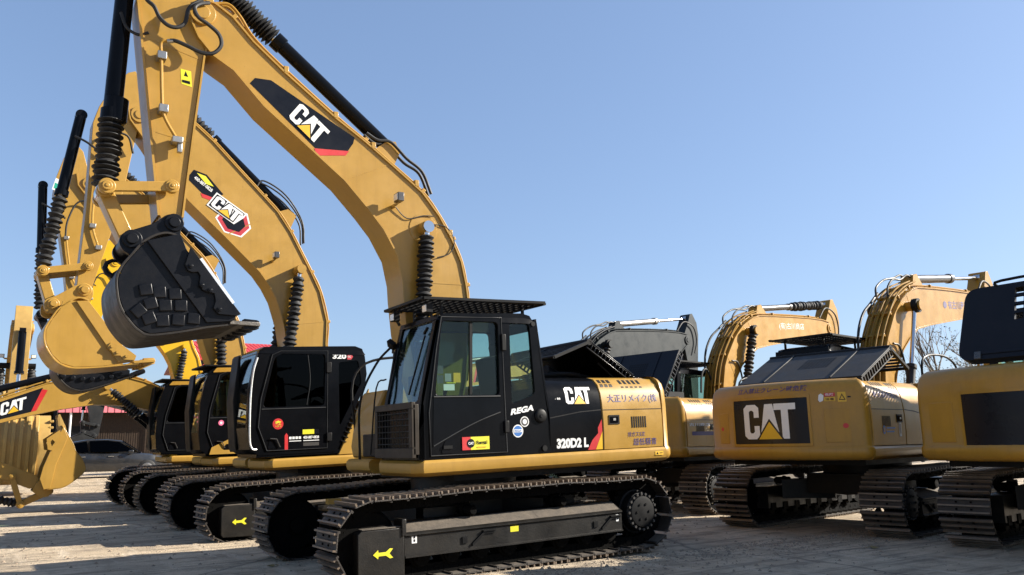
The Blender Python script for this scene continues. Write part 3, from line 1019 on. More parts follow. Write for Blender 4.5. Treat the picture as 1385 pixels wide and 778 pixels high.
def cab_modern(root, mat='black', dark=True, yellow_corner=False, variant=0):
    """forward-bulging cab with slanted rear edge; local Y .20 to 1.27"""
    outer = [(1.42, 1.30), (1.56, 1.40), (1.60, 1.75), (1.58, 2.35), (1.50, 2.75), (1.42, 2.98), (1.34, 3.04), (-.25, 3.085), (-.38, 3.04), (-.43, 2.90), (-.46, 2.60), (-.42, 2.40), (.10, 1.30)]
    w1 = round_poly([(1.17, 2.86), (1.06, 2.93), (.30, 2.94), (.32, 2.07), (1.36, 2.06)], .07)
    w2 = round_poly([(.06, 2.80), (-.30, 2.84), (-.36, 2.46), (.05, 1.72)], .05)
    gm = 'darkglass' if dark else 'glass'
    mb = MB()
    mb.prism(outer, 'xz', 1.215, 1.258, 0, [w1, w2])
    mb.prism(outer, 'xz', .20, .24, 0, [round_poly([(1.3, 2.88), (-.28, 2.90), (-.28, 2.3), (.2, 1.9), (1.44, 1.95)], .06)])
    mb.box(-.4, 1.45, .22, 1.25, 1.27, 1.33)
    fr = [(1.42, 1.30), (1.56, 1.40), (1.60, 1.75), (1.58, 2.35), (1.50, 2.75), (1.42, 2.98), (1.34, 3.04)]
    mb.sweep(fr[:3], .241, 1.214, .03, 0, 1)
    mb.sweep(fr[2:], .241, .30, .03, 0, 1)
    mb.sweep(fr[2:], 1.15, 1.214, .03, 0, 1)
    mb.sweep(fr[5:], .301, 1.149, .03, 0, 1)
    mb.sweep([(-.38, 3.04), (-.43, 2.90), (-.46, 2.60), (-.42, 2.40), (.10, 1.30)], .241, 1.214, .03, 0, 1)
    cab = mb.build('cab', mat, root, bevel=.010)
    mb = MB()
    top = [(1.44, 2.93), (1.40, 3.00), (1.33, 3.05), (.3, 3.085), (-.25, 3.10), (-.38, 3.06), (-.435, 2.93)]
    loops = []
    for y, sc in ((.192, .0), (.20, .6), (.24, .9), (.33, 1), (1.13, 1), (1.215, .93), (1.255, .66), (1.266, .0)):
        loops.append([(x, y, 2.93 + (z - 2.93) * sc) for x, z in top])
    mb.rings(loops)
    mb.build('roof', mat, cab)
    mb = MB()
    mb.prism([(1.30, 1.36), (1.44, 1.75), (1.40, 2.2), (1.22, 2.92), (1.08, 2.985), (.25, 3.0), (.27, 1.36)], 'xz', 1.259, 1.270, 0, [w1])
    door = mb.build('door', mat, cab, bevel=.006)
    mb = MB()
    mb.tube([(x, 1.271, z) for x, z in [(1.29, 1.37), (1.43, 1.75), (1.39, 2.2), (1.21, 2.91), (1.07, 2.975), (.26, 2.99), (.28, 1.37), (1.29, 1.37)]], .0065, 6)
    mb.build('door_seam_highlight', 'darkgrey', door)  # lighter door outline, seam and edge highlight put into its colour
    mb = MB()
    mb.tube([(1.38, 1.272, 2.03), (.30, 1.272, 2.04)], .008, 6)
    mb.build('panel_seam', 'darkgrey', door)
    mb = MB()
    mb.tube([(.62, 1.245, 2.09), (.56, 1.245, 2.5), (.60, 1.245, 2.92)], .007, 6, 0, 4)
    mb.build('window_bar', 'darkgrey', door)
    windowpane(w1, 1.235, cab, gm)
    windowpane(w2, 1.235, cab, gm)
    windowpane(round_poly([(1.3, 2.88), (-.28, 2.90), (-.28, 2.3), (.2, 1.9), (1.44, 1.95)], .06), .22, cab, gm)
    mb = MB()
    mb.sweep(fr[2:6], .301, 1.149, .006, 0, 1)
    mb.build('windscreen', 'glass', cab)
    for za, zb in ((2.62, 2.80), (1.48, 1.62)):
        mb = MB()
        mb.box(.20, .29, 1.268, 1.298, za, zb)
        mb.build('hinge', 'matte', cab, bevel=.008)
    mb = MB()
    mb.prism(round_poly([(1.28, 1.40), (1.12, 1.40), (1.12, 1.56), (1.24, 1.56)], .03), 'xz', 1.270, 1.276)
    mb.tube([(1.24, 1.29, 1.56), (1.14, 1.30, 1.55), (1.08, 1.29, 1.42)], .010, 6, 1)
    mb.build('door_handle', ['gloss', 'bronze'], cab)
    if variant == 0:
        mb = MB()
        mb.tube([(1.46, 1.30, 2.86), (1.53, 1.31, 2.62), (1.57, 1.31, 2.2), (1.575, 1.31, 1.6), (1.54, 1.31, 1.42), (1.46, 1.29, 1.40)], .014, 8, 0, 5)
        mb.build('grab_rail', 'glint', cab)  # bright tube drawn in for sunlight glinting off the front pillar
    mb = MB()       # front visor frame on the far side
    mb.prism([(1.57, 1.36), (1.60, 1.45), (1.645, 2.2), (1.56, 2.93), (1.52, 2.98)], 'xz', .20, .60)
    mb.build('visor_guard', 'matte', cab, bevel=.02)
    mb = MB()       # louvres along the slanted rear edge
    for k in range(8):
        z = 1.45 + k * .075
        x = .10 - (z - 1.30) * .47 - .035
        mb.bar((x - .06, 1.262, z), (x + .03, 1.262, z + .03), .014, .03, 0)
    mb.build('louvre', 'matte', cab)
    if yellow_corner:
        mb = MB()
        mb.prism([(1.38, 1.30), (.55, 1.30), (.55, 1.72), (.72, 1.72), (1.34, 1.44)], 'xz', 1.2715, 1.279, 0, [round_poly([(1.12, 1.38), (.92, 1.38), (.92, 1.50), (1.06, 1.50)], .03)])
        mb.build('corner_panel', 'yellow', cab)
        mb = MB()
        mb.prism([(.545, 1.30), (.47, 1.30), (.47, 1.62), (.51, 1.66), (.545, 1.62)], 'xz', 1.2715, 1.277)
        mb.build('warning_strip', 'red', cab)
    mb = MB()
    if variant:
        mb.box(-.25, 1.52, .15, 1.22, 3.085, 3.125, 0)
        mb.build('roof_guard', 'matte', cab, bevel=.012)
        mb = MB()
        mb.prism(round_poly([(1.36, 2.955), (1.28, 3.055), (.62, 3.075), (.70, 2.985)], .03), 'xz', 1.10, 1.276)
        mb.build('sunlit_roof_strip', 'tan', cab, bevel=.01)  # tan strip painted in as the sunlit top of the roof lights
    cab_interior(cab, .35)
    return cab, door

# ------------------------------------------------------------------ booms, sticks, buckets
def boom(root, upper, lower, w=.44, mat='yellow', pipes=4, name='boom', key=None):
    poly = list(upper) + list(reversed(lower))
    mb = MB()
    h = w / 2
    mb.prism(poly, 'xz', -h, h)
    mb.sweep(upper, -h - .022, h + .022, .022, 0, 1)
    mb.sweep(lower, -h - .022, h + .022, .022, 0, -1)
    b = mb.build(name, mat, root)
    # weld seams across the flank
    n = len(upper)
    for s in (-1, 1):
        for t in (.30, .62):
            mb = MB()
            iu = upper[int(t * (n - 1))]
            best = min(lower, key=lambda q: (q[0] - iu[0]) ** 2 + (q[1] - iu[1]) ** 2)
            mb.bar((iu[0], s * (h + .0005), iu[1]), (best[0], s * (h + .001), best[1]), .016, .006, 0)
            mb.build('weld_seam', mat, b)
    if pipes:
        # rigid hydraulic pipes along the back of the boom
        P = [Vector((p[0], p[1])) for p in upper]
        off = []
        for i, p in enumerate(P):
            d = (P[min(i + 1, len(P) - 1)] - P[max(i - 1, 0)]).normalized()
            off.append(p + Vector((-d.y, d.x)) * .065)
        for k in range(pipes):
            y = -h + .06 + (w - .12) * k / max(1, pipes - 1)
            mb = MB()
            mb.tube([(p.x, y, p.y) for p in off[1:-1]], .017, 7, 0, 4)
            mb.build('pipe', mat, b)
        for i in range(2, len(off) - 2, 2):
            mb = MB()
            p = off[i]
            d = (off[i + 1] - off[i - 1]).normalized()
            mb.obox((p.x, 0, p.y), (d.x * .025, 0, d.y * .025), (0, h - .02, 0), (d.y * .03, 0, -d.x * .03))
            mb.build('pipe_clamp', mat, b, bevel=.006)
    return b

def pin(mb, x, z, y0, y1, r, mi=0):
    mb.cyl((x, y0, z), (x, y1, z), r, 18, mi)

def cylinder(root, p0, p1, split, r=.075, name='hydraulic_cylinder', mat='rubber', rod='chrome', bell=None, nb=14, bell_r=.10, collar=True):
    """tube from p0, rod to p1; split = where the tube ends (0..1); bell = (t0, t1) rubber bellows over the rod"""
    p0, p1 = Vector(p0), Vector(p1)
    at = lambda t: p0 + (p1 - p0) * t
    mb = MB()
    mb.lathe(p0, at(split), [(0, r * .55), (.015, r), (.93, r), (.935, r * 1.22), (1, r * 1.22)], 18)
    mb.tube([p0 - Vector((0, r * .8, 0)), p0 + Vector((0, r * .8, 0))], r * 1.05, 16)
    c = mb.build(name, mat, root)
    mb = MB()
    mb.cyl(at(split), p1, r * .52, 14)
    mb.tube([p1 - Vector((0, r * .8, 0)), p1 + Vector((0, r * .8, 0))], r * .95, 16)
    mb.build('rod', rod, c)
    if bell:
        mb = MB()
        mb.bellows(at(bell[0]), at(bell[1]), bell_r * .66, bell_r, nb, 18)
        mb.build('bellows', 'rubber', c, angle=20)
    return c

def stick(root, poly, w=.36, mat='yellow', pins=()):
    mb = MB()
    h = w / 2
    mb.prism(poly, 'xz', -h, h)
    n = len(poly)
    s = mb.build('stick', mat, root, bevel=.006)
    mb = MB()
    for (x, z, r) in pins:
        mb.cyl((x, -h - .07, z), (x, h + .07, z), r, 20)
        mb.cyl((x, -h - .085, z), (x, h + .085, z), r * .55, 16)
    if pins:
        mb.build('pin_boss', mat, s, bevel=.006)
    return s

def bucket(root, side, shell, pins, w, mat, lip, tip, ears, band=None, teeth=5, edge='worn', tooth_mat='worn', ear_y=.26, nested=None):
    """open digging bucket: two side plates, one bent shell, ears, lip, teeth"""
    mb = MB()
    h = w / 2
    for s in (-1, 1):
        mb.prism(side, 'xz', s * h, s * (h - .03), 0)
        if band:
            mb.prism(band, 'xz', s * (h + .001), s * (h + .03), 0)
    sh = spline([(p[0], 0, p[1]) for p in shell], 5)
    for s in (-1, 1):
        mb.prism(ears, 'xz', s * ear_y, s * (ear_y + .07), 0)
    mb.sweep([(p.x, p.z) for p in sh], -h, h, .025, 1, -1)
    b = mb.build('bucket', [mat, 'shell' if mat == 'bucketblack' else mat], root, bevel=.005)
    mb = MB()
    for x, z, r in pins:
        mb.cyl((x, -ear_y - .09, z), (x, ear_y + .09, z), r, 20)
        mb.cyl((x, -ear_y - .12, z), (x, ear_y + .12, z), r * .6, 14)
    mb.build('bucket_pin', mat, b, bevel=.008)
    L, T = Vector((lip[0], 0, lip[1])), Vector((tip[0], 0, tip[1]))
    d = (T - L).normalized()
    nrm = Vector((-d.z, 0, d.x))
    mb = MB()
    mb.obox(L + d * .10, d * .16, Vector((0, h + .01, 0)), nrm * .022)
    mb.build('cutting_edge', edge, b, bevel=.006)
    for k in range(teeth):
        y = -h + .09 + (w - .18) * k / (teeth - 1)
        mb = MB()
        a = L + d * .10
        vs = []
        for t, hw, hh in ((0, .055, .055), (.13, .06, .05), (.16, .05, .042), ((T - L).length - .10, .035, .010)):
            c = a + d * t
            vs.append([c + Vector((0, -hw, 0)) + nrm * hh, c + Vector((0, hw, 0)) + nrm * hh, c + Vector((0, hw, 0)) - nrm * hh, c + Vector((0, -hw, 0)) - nrm * hh])
        mb.rings(vs)
        o = mb.build('tooth', tooth_mat, b)
        o.location = (0, y, 0)
    return b

def link_bars(root, a, b, c, ys=.24, mat='yellow'):
    """a = rocker pin on stick, b = common pin of the bucket cylinder, c = pin on bucket"""
    for s in (-1, 1):
        mb = MB()
        mb.bar((a[0], s * ys, a[1]), (b[0], s * ys, b[1]), .11, .045)
        for p, r in ((a, .075), (b, .085)):
            mb.cyl((p[0], s * (ys - .035), p[1]), (p[0], s * (ys + .035), p[1]), r, 18)
            mb.cyl((p[0], s * ys, p[1]), (p[0], s * (ys + .055), p[1]), r * .62, 14)
            mb.cyl((p[0], s * ys, p[1]), (p[0], s * (ys + .063), p[1]), r * .3, 6)
        mb.build('rocker_arm', mat, root, bevel=.008)
    mb = MB()
    mb.bar((b[0], 0, b[1]), (c[0], 0, c[1]), .15, .26)
    for p in (b, c):
        mb.cyl((p[0], -.17, p[1]), (p[0], .17, p[1]), .085, 18)
    mb.build('bucket_link', mat, root, bevel=.012)

def hose(root, pts, r=.016, mat='rubber', name='hose'):
    mb = MB()
    mb.tube(pts, r, 8, 0, 6)
    return mb.build(name, mat, root)

def boom_lamp(b, x, z, y, sgn=1):
    mb = MB()
    mb.bar((x + .03, y, z - .02), (x + .03, y + sgn * .10, z - .02), .05, .02, 0)
    mb.bar((x + .03, y + sgn * .10, z - .02), (x - .01, y + sgn * .14, z + .03), .03, .02, 0)
    mb.box(x - .03, x + .05, min(y + sgn * .10, y + sgn * .24), max(y + sgn * .10, y + sgn * .24), z + .01, z + .12, 1)
    mb.box(x + .05, x + .06, min(y + sgn * .115, y + sgn * .225), max(y + sgn * .115, y + sgn * .225), z + .025, z + .105, 2)
    mb.build('boom_light', ['yellow', 'bronze', 'lampglass'], b, bevel=.004)

def machine_base(root, house_front='yellow', house_rear='yellow', deckmat='yellow', cwmat='yellow', sfx='', detail=True):
    make_track(root, 1.19, detail)
    make_track(root, -1.19, detail)
    undercarriage(root)
    d = deck(root, deckmat, 'deck' + deckmat)
    a, b = house(root, house_front, house_rear, 'house' + house_front + house_rear)
    c = counterweight(root, cwmat, key='cw' + cwmat)
    mb = MB()       # right-hand tool box and catwalk in front of the tank
    if 'tbox' + deckmat not in CACHE:
        mb.prism([(-.45, 1.245), (1.02, 1.245), (1.05, 1.40), (.98, 1.86), (.86, 2.12), (-.45, 2.16)], 'xz', -1.25, -.52)
    t = mb.build('storage_box', deckmat, root, bevel=.03, key='tbox' + deckmat)
    mb = MB()
    if 'tboxr' not in CACHE:
        mb.tube([(.98, -1.20, 1.4), (1.02, -1.22, 2.3), (.6, -1.22, 2.6), (-.3, -1.22, 2.55), (-.4, -1.2, 2.15)], .018, 8, 0, 5)
    mb.build('handrail', 'matte', root, key='tboxr')
    mb = MB()
    if 'foot' not in CACHE:
        for s in (-.30, .30):
            mb.prism([(.75, 1.24), (.62, 1.75), (.42, 1.95), (.15, 1.95), (-.2, 1.24)], 'xz', s - .03, s + .03)
        mb.box(-.45, .6, -.5, .26, 1.2, 1.55)
    mb.build('boom_bracket', 'matte', root, key='foot')
    return d, a, b, c

# ------------------------------------------------------------------ the row facing left
PITCH_M = -.0229
def black_row_group():
    return 'excavators parked in a row facing left'

def yellow_arms(root, mat, tf_b=lambda x, z: (x, z), tf_s=lambda x, z: (x, z), bmat=None, brot=0.0, pipes=4, link=None):
    """arms of the second machine and its neighbours: raised boom, hanging stick, curled bucket"""
    up = [(.05, 1.75), (-.12, 2.3), (-.14, 2.9), (-.11, 3.23), (-.13, 3.65), (0, 4.2), (.17, 4.55), (.34, 4.87), (.56, 5.28), (.80, 5.63), (1.05, 5.88), (1.50, 6.32), (1.96, 6.78), (2.30, 7.06), (2.62, 7.30), (2.95, 7.44)]
    lo = [(.42, 1.75), (.56, 2.4), (.60, 2.9), (.60, 3.21), (.65, 3.56), (.79, 4.02), (.93, 4.28), (1.10, 4.51), (1.72, 5.10), (2.34, 5.67), (2.70, 6.10), (3.05, 6.62), (3.30, 6.95), (3.34, 7.2)]
    up = [tf_b(*p) for p in up]; lo = [tf_b(*p) for p in lo]
    b = boom(root, up, lo, .44, mat, pipes)
    sp = [(3.86, 6.81), (3.9, 5.32), (3.98, 4.05), (3.90, 3.88), (3.78, 3.98), (3.51, 5.01), (3.34, 5.84), (3.13, 7.13), (3.18, 7.74), (3.25, 7.84), (3.36, 7.79), (3.57, 7.55), (3.78, 7.10)]
    sp = [tf_s(*p) for p in sp]
    pn = tf_s(3.88, 3.98); ra = tf_s(3.84, 4.38); bp = tf_s(4.46, 4.26); bt = tf_s(3.17, 7.05)
    s = stick(root, sp, .36, mat, [(bt[0], bt[1], .14)])
    c0 = tf_s(3.92, 6.95)
    cylinder(root, (c0[0] + .10, 0, c0[1]), (bp[0], 0, bp[1]), .52, .085, 'bucket_cylinder', 'gloss', bell=(.53, .95), nb=13, bell_r=.115)
    # rotate bucket about its pin
    ca, sa = math.cos(brot), math.sin(brot)
    def rb(x, z):
        dx, dz = x - 3.88, z - 3.98
        return (pn[0] + dx * ca - dz * sa, pn[1] + dx * sa + dz * ca)
    side = [rb(*p) for p in [(3.85, 3.77), (3.33, 3.07), (3.15, 2.92), (3.18, 2.84), (3.61, 2.77), (4.0, 2.75), (4.18, 2.81), (4.30, 2.93), (4.39, 3.11), (4.40, 3.3), (4.33, 3.46), (4.22, 3.64), (4.20, 3.76)]]
    shell = [rb(*p) for p in [(3.10, 2.83), (3.61, 2.77), (4.0, 2.75), (4.18, 2.81), (4.30, 2.93), (4.39, 3.11), (4.40, 3.3), (4.33, 3.46), (4.22, 3.64), (4.0, 3.80), (3.85, 3.77)]]
    ears = [rb(*p) for p in round_poly([(4.42, 3.62), (4.43, 3.80), (4.28, 3.86), (4.05, 4.02), (3.90, 4.11), (3.77, 4.04), (3.75, 3.88), (3.86, 3.74), (4.22, 3.58)], .08)]
    band = [rb(*p) for p in [(4.02, 3.76), (3.56, 3.06), (3.40, 2.83), (3.18, 2.84), (3.15, 2.92), (3.33, 3.07), (3.85, 3.77)]]
    bl = rb(4.30, 3.74)
    b2 = bucket(root, side, shell, [(*pn, .10), (*bl, .085)], 1.12, bmat or mat, rb(3.12, 2.84), rb(2.88, 2.86), ears, band, 5,
                edge=(bmat or mat), tooth_mat=(bmat or mat))
    for sg in (-1, 1):
        mb = MB()
        mb.prism([rb(*p) for p in [(3.52, 3.13), (3.57, 3.05), (3.50, 3.0), (3.47, 2.93), (3.38, 2.93), (3.33, 2.87), (3.17, 2.86), (3.15, 2.93), (3.34, 3.08)]], 'xz', sg * .592, sg * .618)
        for p in ((3.50, 3.07), (3.42, 2.98), (3.29, 2.92)):
            q = rb(*p)
            mb.cyl((q[0], sg * .61, q[1]), (q[0], sg * .64, q[1]), .025, 6)
        mb.build('side_cutter', bmat or mat, b2)
    link_bars(root, ra, bp, bl, .25, link or mat)
    for ys in (-.36, .36):
        p0 = tf_b(.80, 1.75) ; p1 = tf_b(.42, 4.56)
        cylinder(root, (p0[0], ys, p0[1]), (p1[0], ys, p1[1]), .40, .08, 'boom_cylinder', 'rubber', bell=(.41, .95), nb=17, bell_r=.115)
    mb = MB()
    p1 = tf_b(.42, 4.56)
    mb.cyl((p1[0], -.47, p1[1]), (p1[0], .47, p1[1]), .085, 18)
    mb.build('boom_pin', mat, b)
    q0 = tf_b(.66, 5.52); q1 = tf_b(2.30, 7.28)
    cylinder(root, (q0[0] - .16, 0, q0[1] + .12), (q1[0] + .55, 0, q1[1] + .50), .60, .085, 'stick_cylinder', 'gloss', bell=(.61, .95), nb=14, bell_r=.115)
    mb = MB()
    for sy in (0,):
        mb.prism([(q0[0] - .26, q0[1] + .12), (q0[0] - .10, q0[1] + .22), (q0[0] + .22, q0[1] + .10), (q0[0] - .1, q0[1] - .25)], 'xz', sy - .12, sy + .12)
    mb.build('cylinder_bracket', mat, b)
    for k, y in enumerate((-.05, .07, .13)):
        hose(b, [(q0[0] + .50, y, q0[1] + .56), (q0[0] + .36, y, q0[1] + .62 + .04 * k), (q0[0] - .05, y, q0[1] + .40 + .04 * k), (q0[0] - .36, y, q0[1] + .02), (q0[0] - .40, y, q0[1] - .40)], .016)
    boom_lamp(b, *tf_b(.86, 4.72), .22)
    # plumbing on the stick
    mb = MB()
    P = [tf_s(3.78, 5.85), tf_s(3.80, 5.5), tf_s(3.80, 5.05), tf_s(3.70, 4.70)]
    mb.tube([(x, .215, z) for x, z in P], .017, 7, 0, 5)
    mb.build('pipe', mat, s)
    for x, z in (P[0], P[2], P[3]):
        mb = MB()
        mb.box(x - .045, x + .045, .182, .25, z - .035, z + .035)
        mb.build('pipe_clamp', 'steel', s, bevel=.005)
    t0 = tf_s(3.80, 5.85)
    hose(s, [(t0[0], .22, t0[1]), (t0[0] - .02, .26, t0[1] + .35), (t0[0] - .18, .28, t0[1] + .75), (t0[0] - .45, .27, t0[1] + .78), (t0[0] - .55, .24, t0[1] + .5)], .018)
    t1 = tf_s(3.98, 6.55)
    hose(s, [(t1[0] + .12, .1, t1[1]), (t1[0] - .05, .22, t1[1] - .12), (t1[0] - .30, .24, t1[1] - .30)], .018)
    return b, s, b2

# ---- main machine --------------------------------------------------
def main_machine():
    g = black_row_group()
    r = empty('excavator', (0, 0, 0), PITCH_M, PI,
              'excavator with black engine panel lettered in white and raised black bucket with square wear pads', 'excavator', g)
    dk, front, rear, cw = machine_base(r, 'black', 'yellow')
    cab, door = cab_classic(r)
    hood(r, 'black', R(32), .86, -.95, .95, front=True, grille=False)
    # boom
    up = [(.18, 1.72), (.06, 2.2), (.0, 2.8), (-.0, 3.28), (.02, 3.45), (.08, 3.75), (.21, 4.04), (.39, 4.34), (.63, 4.63), (1.08, 4.96), (1.42, 5.2), (1.8, 5.44), (2.46, 5.92), (2.83, 6.22), (3.08, 6.48), (3.28, 6.60), (3.42, 6.62)]
    lo = [(.55, 1.72), (.75, 2.3), (.86, 2.8), (.9, 3.23), (.91, 3.44), (.98, 3.77), (1.16, 4.09), (1.36, 4.33), (1.68, 4.67), (2.18, 5.06), (2.68, 5.45), (3.04, 5.83), (3.27, 5.96), (3.44, 6.15), (3.54, 6.36), (3.52, 6.54)]
    b = boom(r, up, lo, .44, 'yellow', 4)
    f = lambda x, z, d: Vector((x, .2205 + d, z))
    poly_decal([([(2.86, 5.70), (2.80, 5.78), (2.61, 5.79), (1.55, 5.24), (1.57, 5.16), (1.64, 5.05), (2.06, 5.02)], 0),
                ([(2.075, 5.015), (1.625, 5.05), (1.67, 4.985), (2.03, 4.93)], 1)], f, ['decal', 'red'], b)
    emblem(quad_fn((2.40, .224, 5.36), (-.37, 0, -.31), (-.156, 0, .214), (0, 1, 0)), b)
    boom_lamp(b, 1.02, 4.41, .22)
    hose(b, [(1.02, .25, 4.40), (.92, .24, 4.30), (.82, .24, 4.26), (.62, .24, 4.32), (.47, .24, 4.33)], .007)
    hose(b, [(.50, .24, 4.22), (.28, .24, 4.20), (.17, .24, 4.02), (.25, .24, 3.85), (.43, .24, 3.78)], .007)
    mb = MB()
    mb.cyl((.615, -.36, 4.145), (.615, .36, 4.145), .085, 20)
    mb.cyl((.615, .22, 4.145), (.615, .228, 4.145), .20, 28)
    mb.cyl((.615, -.22, 4.145), (.615, -.228, 4.145), .20, 28)
    mb.build('boom_pin', 'yellow', b, bevel=.006)
    for ys in (-.33, .33):
        cylinder(r, (.80, ys, 1.65), (.615, ys, 4.145), .40, .08, 'boom_cylinder', 'rubber', bell=(.41, .955), nb=22, bell_r=.105)
    cylinder(r, (.98, 0, 5.24), (3.60, 0, 7.30), .585, .09, 'stick_cylinder', 'gloss', bell=(.59, .93), nb=24, bell_r=.14)
    mb = MB()
    for sy in (0,):
        mb.prism([(.88, 5.18), (.94, 5.32), (1.06, 5.31), (1.30, 5.12), (1.0, 4.92)], 'xz', sy - .12, sy + .12)
    mb.build('cylinder_bracket', 'yellow', b)
    for k, y in enumerate((.06, .15)):
        hose(b, [(1.36, y, 5.36), (1.21, y, 5.27 + .02 * k), (1.02, y, 5.26 + .03 * k), (.80, y, 5.07 + .03 * k), (.58, y, 4.95), (.45, y, 4.66)], .021)
    for k, y in enumerate((.12, .19)):
        mb = MB()
        mb.tube([(3.30, y, 6.62), (3.12, y, 6.66), (2.98, y, 6.54), (2.81, y, 6.30), (2.43, y, 5.98), (1.77, y, 5.49), (1.30, y, 5.18)], .019, 8, 0, 6)
        mb.build('pipe', 'tan', b)
    for x, z in ((1.30, 5.14), (1.80, 5.46), (2.43, 5.93), (.70, 4.72), (.22, 4.10)):
        mb = MB()
        mb.box(x - .03, x + .03, .10, .245, z - .01, z + .075)
        mb.build('pipe_clamp', 'yellow', b, bevel=.006)
    # stick
    sp = [(4.09, 6.45), (3.93, 5.1), (3.79, 3.98), (3.72, 3.80), (3.61, 3.82), (3.57, 3.98), (3.48, 5.0), (3.39, 5.92), (3.28, 6.55), (3.30, 7.02), (3.45, 7.36), (3.62, 7.44), (3.78, 7.38), (4.02, 6.98)]
    s = stick(r, sp, .38, 'yellow', [(3.42, 6.45, .15)])
    mb = MB()
    mb.sweep([(3.79, 3.98), (3.93, 5.1), (4.09, 6.45), (4.02, 6.98)], -.215, .215, .025, 0, -1)
    mb.sweep([(3.57, 3.98), (3.48, 5.0), (3.39, 5.92), (3.28, 6.55)], -.215, .215, .022, 0, 1)
    mb.bar((3.86, .1905, 4.93), (3.46, .1905, 4.86), .010, .004)
    mb.bar((3.98, .1905, 6.02), (3.40, .1905, 5.88), .010, .004)
    mb.build('stick_flange', 'yellow', s)
    mb = MB()
    mb.tube([(3.79, .30, 5.975), (3.84, .30, 5.97), (3.862, .29, 5.92), (3.85, .28, 5.76), (3.83, .28, 5.34), (3.80, .28, 5.10), (3.665, .28, 4.86)], .019, 8, 0, 4)
    mb.build('pipe', 'tan', s)
    for x, z in ((3.853, 5.80), (3.815, 5.18)):
        mb = MB()
        mb.box(x - .055, x + .04, .19, .315, z - .045, z + .045)
        mb.build('pipe_clamp', 'steel', s, bevel=.006)
    mb = MB()
    mb.box(3.60, 3.71, .20, .33, 4.80, 4.87)
    mb.box(3.60, 3.65, .24, .30, 4.70, 4.81)
    mb.build('pipe_fitting', 'steel', s, bevel=.006)
    mb = MB()
    mb.cyl((3.80, .30, 5.975), (3.735, .32, 5.985), .026, 8)
    mb.build('pipe_fitting', 'steel', s, bevel=.006)
    hose(s, [(3.36, .30, 6.56), (3.47, .34, 6.50), (3.53, .36, 6.42), (3.49, .38, 6.31), (3.37, .38, 6.24), (3.26, .38, 6.15), (3.23, .37, 6.03), (3.31, .36, 5.92), (3.44, .35, 5.90), (3.59, .34, 5.95), (3.71, .33, 5.985), (3.77, .31, 5.985)], .023)
    hose(s, [(4.10, .24, 6.62), (4.03, .28, 6.44), (3.95, .30, 6.36), (3.89, .31, 6.24), (3.80, .32, 6.16), (3.70, .32, 6.16), (3.62, .32, 6.24), (3.58, .32, 6.43), (3.44, .30, 6.58)], .023)
    poly_decal([([(3.615, 5.55), (3.50, 5.53), (3.515, 5.72), (3.63, 5.73)], 0), ([(3.59, 5.65), (3.545, 5.645), (3.575, 5.71)], 1), ([(3.605, 5.57), (3.52, 5.56), (3.525, 5.595), (3.61, 5.60)], 1)],
               lambda x, z, d: Vector((x, .1905 + d, z)), ['lemon', 'decal'], s, 'sticker')
    cylinder(r, (4.20, 0, 6.98), (4.33, 0, 4.22), .70, .098, 'bucket_cylinder', 'gloss', bell=(.69, .975), nb=13, bell_r=.135)
    mb = MB()
    mb.lathe((4.248, 0, 5.32), (4.262, 0, 5.02), [(0, .10), (.05, .125), (.9, .125), (1, .10)], 20)
    mb.build('cylinder_head', 'gloss', r)
    mb = MB()
    mb.prism([(4.02, 7.05), (4.30, 7.08), (4.28, 6.86), (4.05, 6.62)], 'xz', -.15, .15)
    mb.build('cylinder_bracket', 'yellow', s)
    hose(s, [(4.26, .10, 6.30), (4.2, .14, 6.12), (4.08, .16, 6.05), (3.98, .2, 6.08)], .017)
    # bucket
    side = [(3.65, 3.69), (3.58, 3.52), (3.05, 2.86), (3.08, 2.78), (3.34, 2.73), (3.62, 2.67), (3.9, 2.63), (4.00, 2.67), (4.08, 2.75), (4.16, 2.87), (4.20, 2.99), (4.22, 3.17), (4.18, 3.3), (4.1, 3.42), (3.97, 3.59)]
    shell = [(3.02, 2.78), (3.34, 2.73), (3.62, 2.67), (3.9, 2.63), (4.0, 2.67), (4.08, 2.75), (4.16, 2.87), (4.20, 2.99), (4.22, 3.17), (4.18, 3.3), (4.1, 3.42), (3.97, 3.59), (3.80, 3.68), (3.65, 3.66)]
    ears = round_poly([(4.20, 3.63), (4.16, 3.54), (4.05, 3.47), (3.93, 3.60), (3.62, 3.66), (3.585, 3.80), (3.60, 3.92), (3.66, 3.985), (3.74, 3.97), (3.86, 3.86), (4.06, 3.77), (4.17, 3.72)], .05)
    band = [(3.97, 3.59), (3.36, 2.76), (3.10, 2.785), (3.05, 2.86), (3.58, 3.52), (3.65, 3.69)]
    bk = bucket(r, side, shell, [(3.66, 3.885, .10), (4.07, 3.665, .10)], 1.20, 'bucketblack', (3.06, 2.775), (2.80, 2.765), ears, band, 5, 'worn', 'bucketblack', .24)
    for x, z, a in ((3.96, 3.08, -.2), (3.83, 3.06, -.1), (3.68, 3.05, -.1), (3.91, 2.94, -.3), (3.77, 2.925, -.1), (3.62, 2.93, -.05), (4.02, 2.86, -.75), (3.92, 2.785, -.4), (3.79, 2.765, -.1), (3.64, 2.78, .05), (3.49, 2.80, .05)):
        for sg in (1, -1):
            mb = MB()
            mb.obox((0, 0, 0), (.064 * math.cos(a), 0, .064 * math.sin(a)), (0, .018, 0), (-.060 * math.sin(a), 0, .060 * math.cos(a)))
            o = mb.build('wear_pad', 'bucketblack', bk, bevel=.012, seg=3)
            o.location = (x, sg * .605, z)
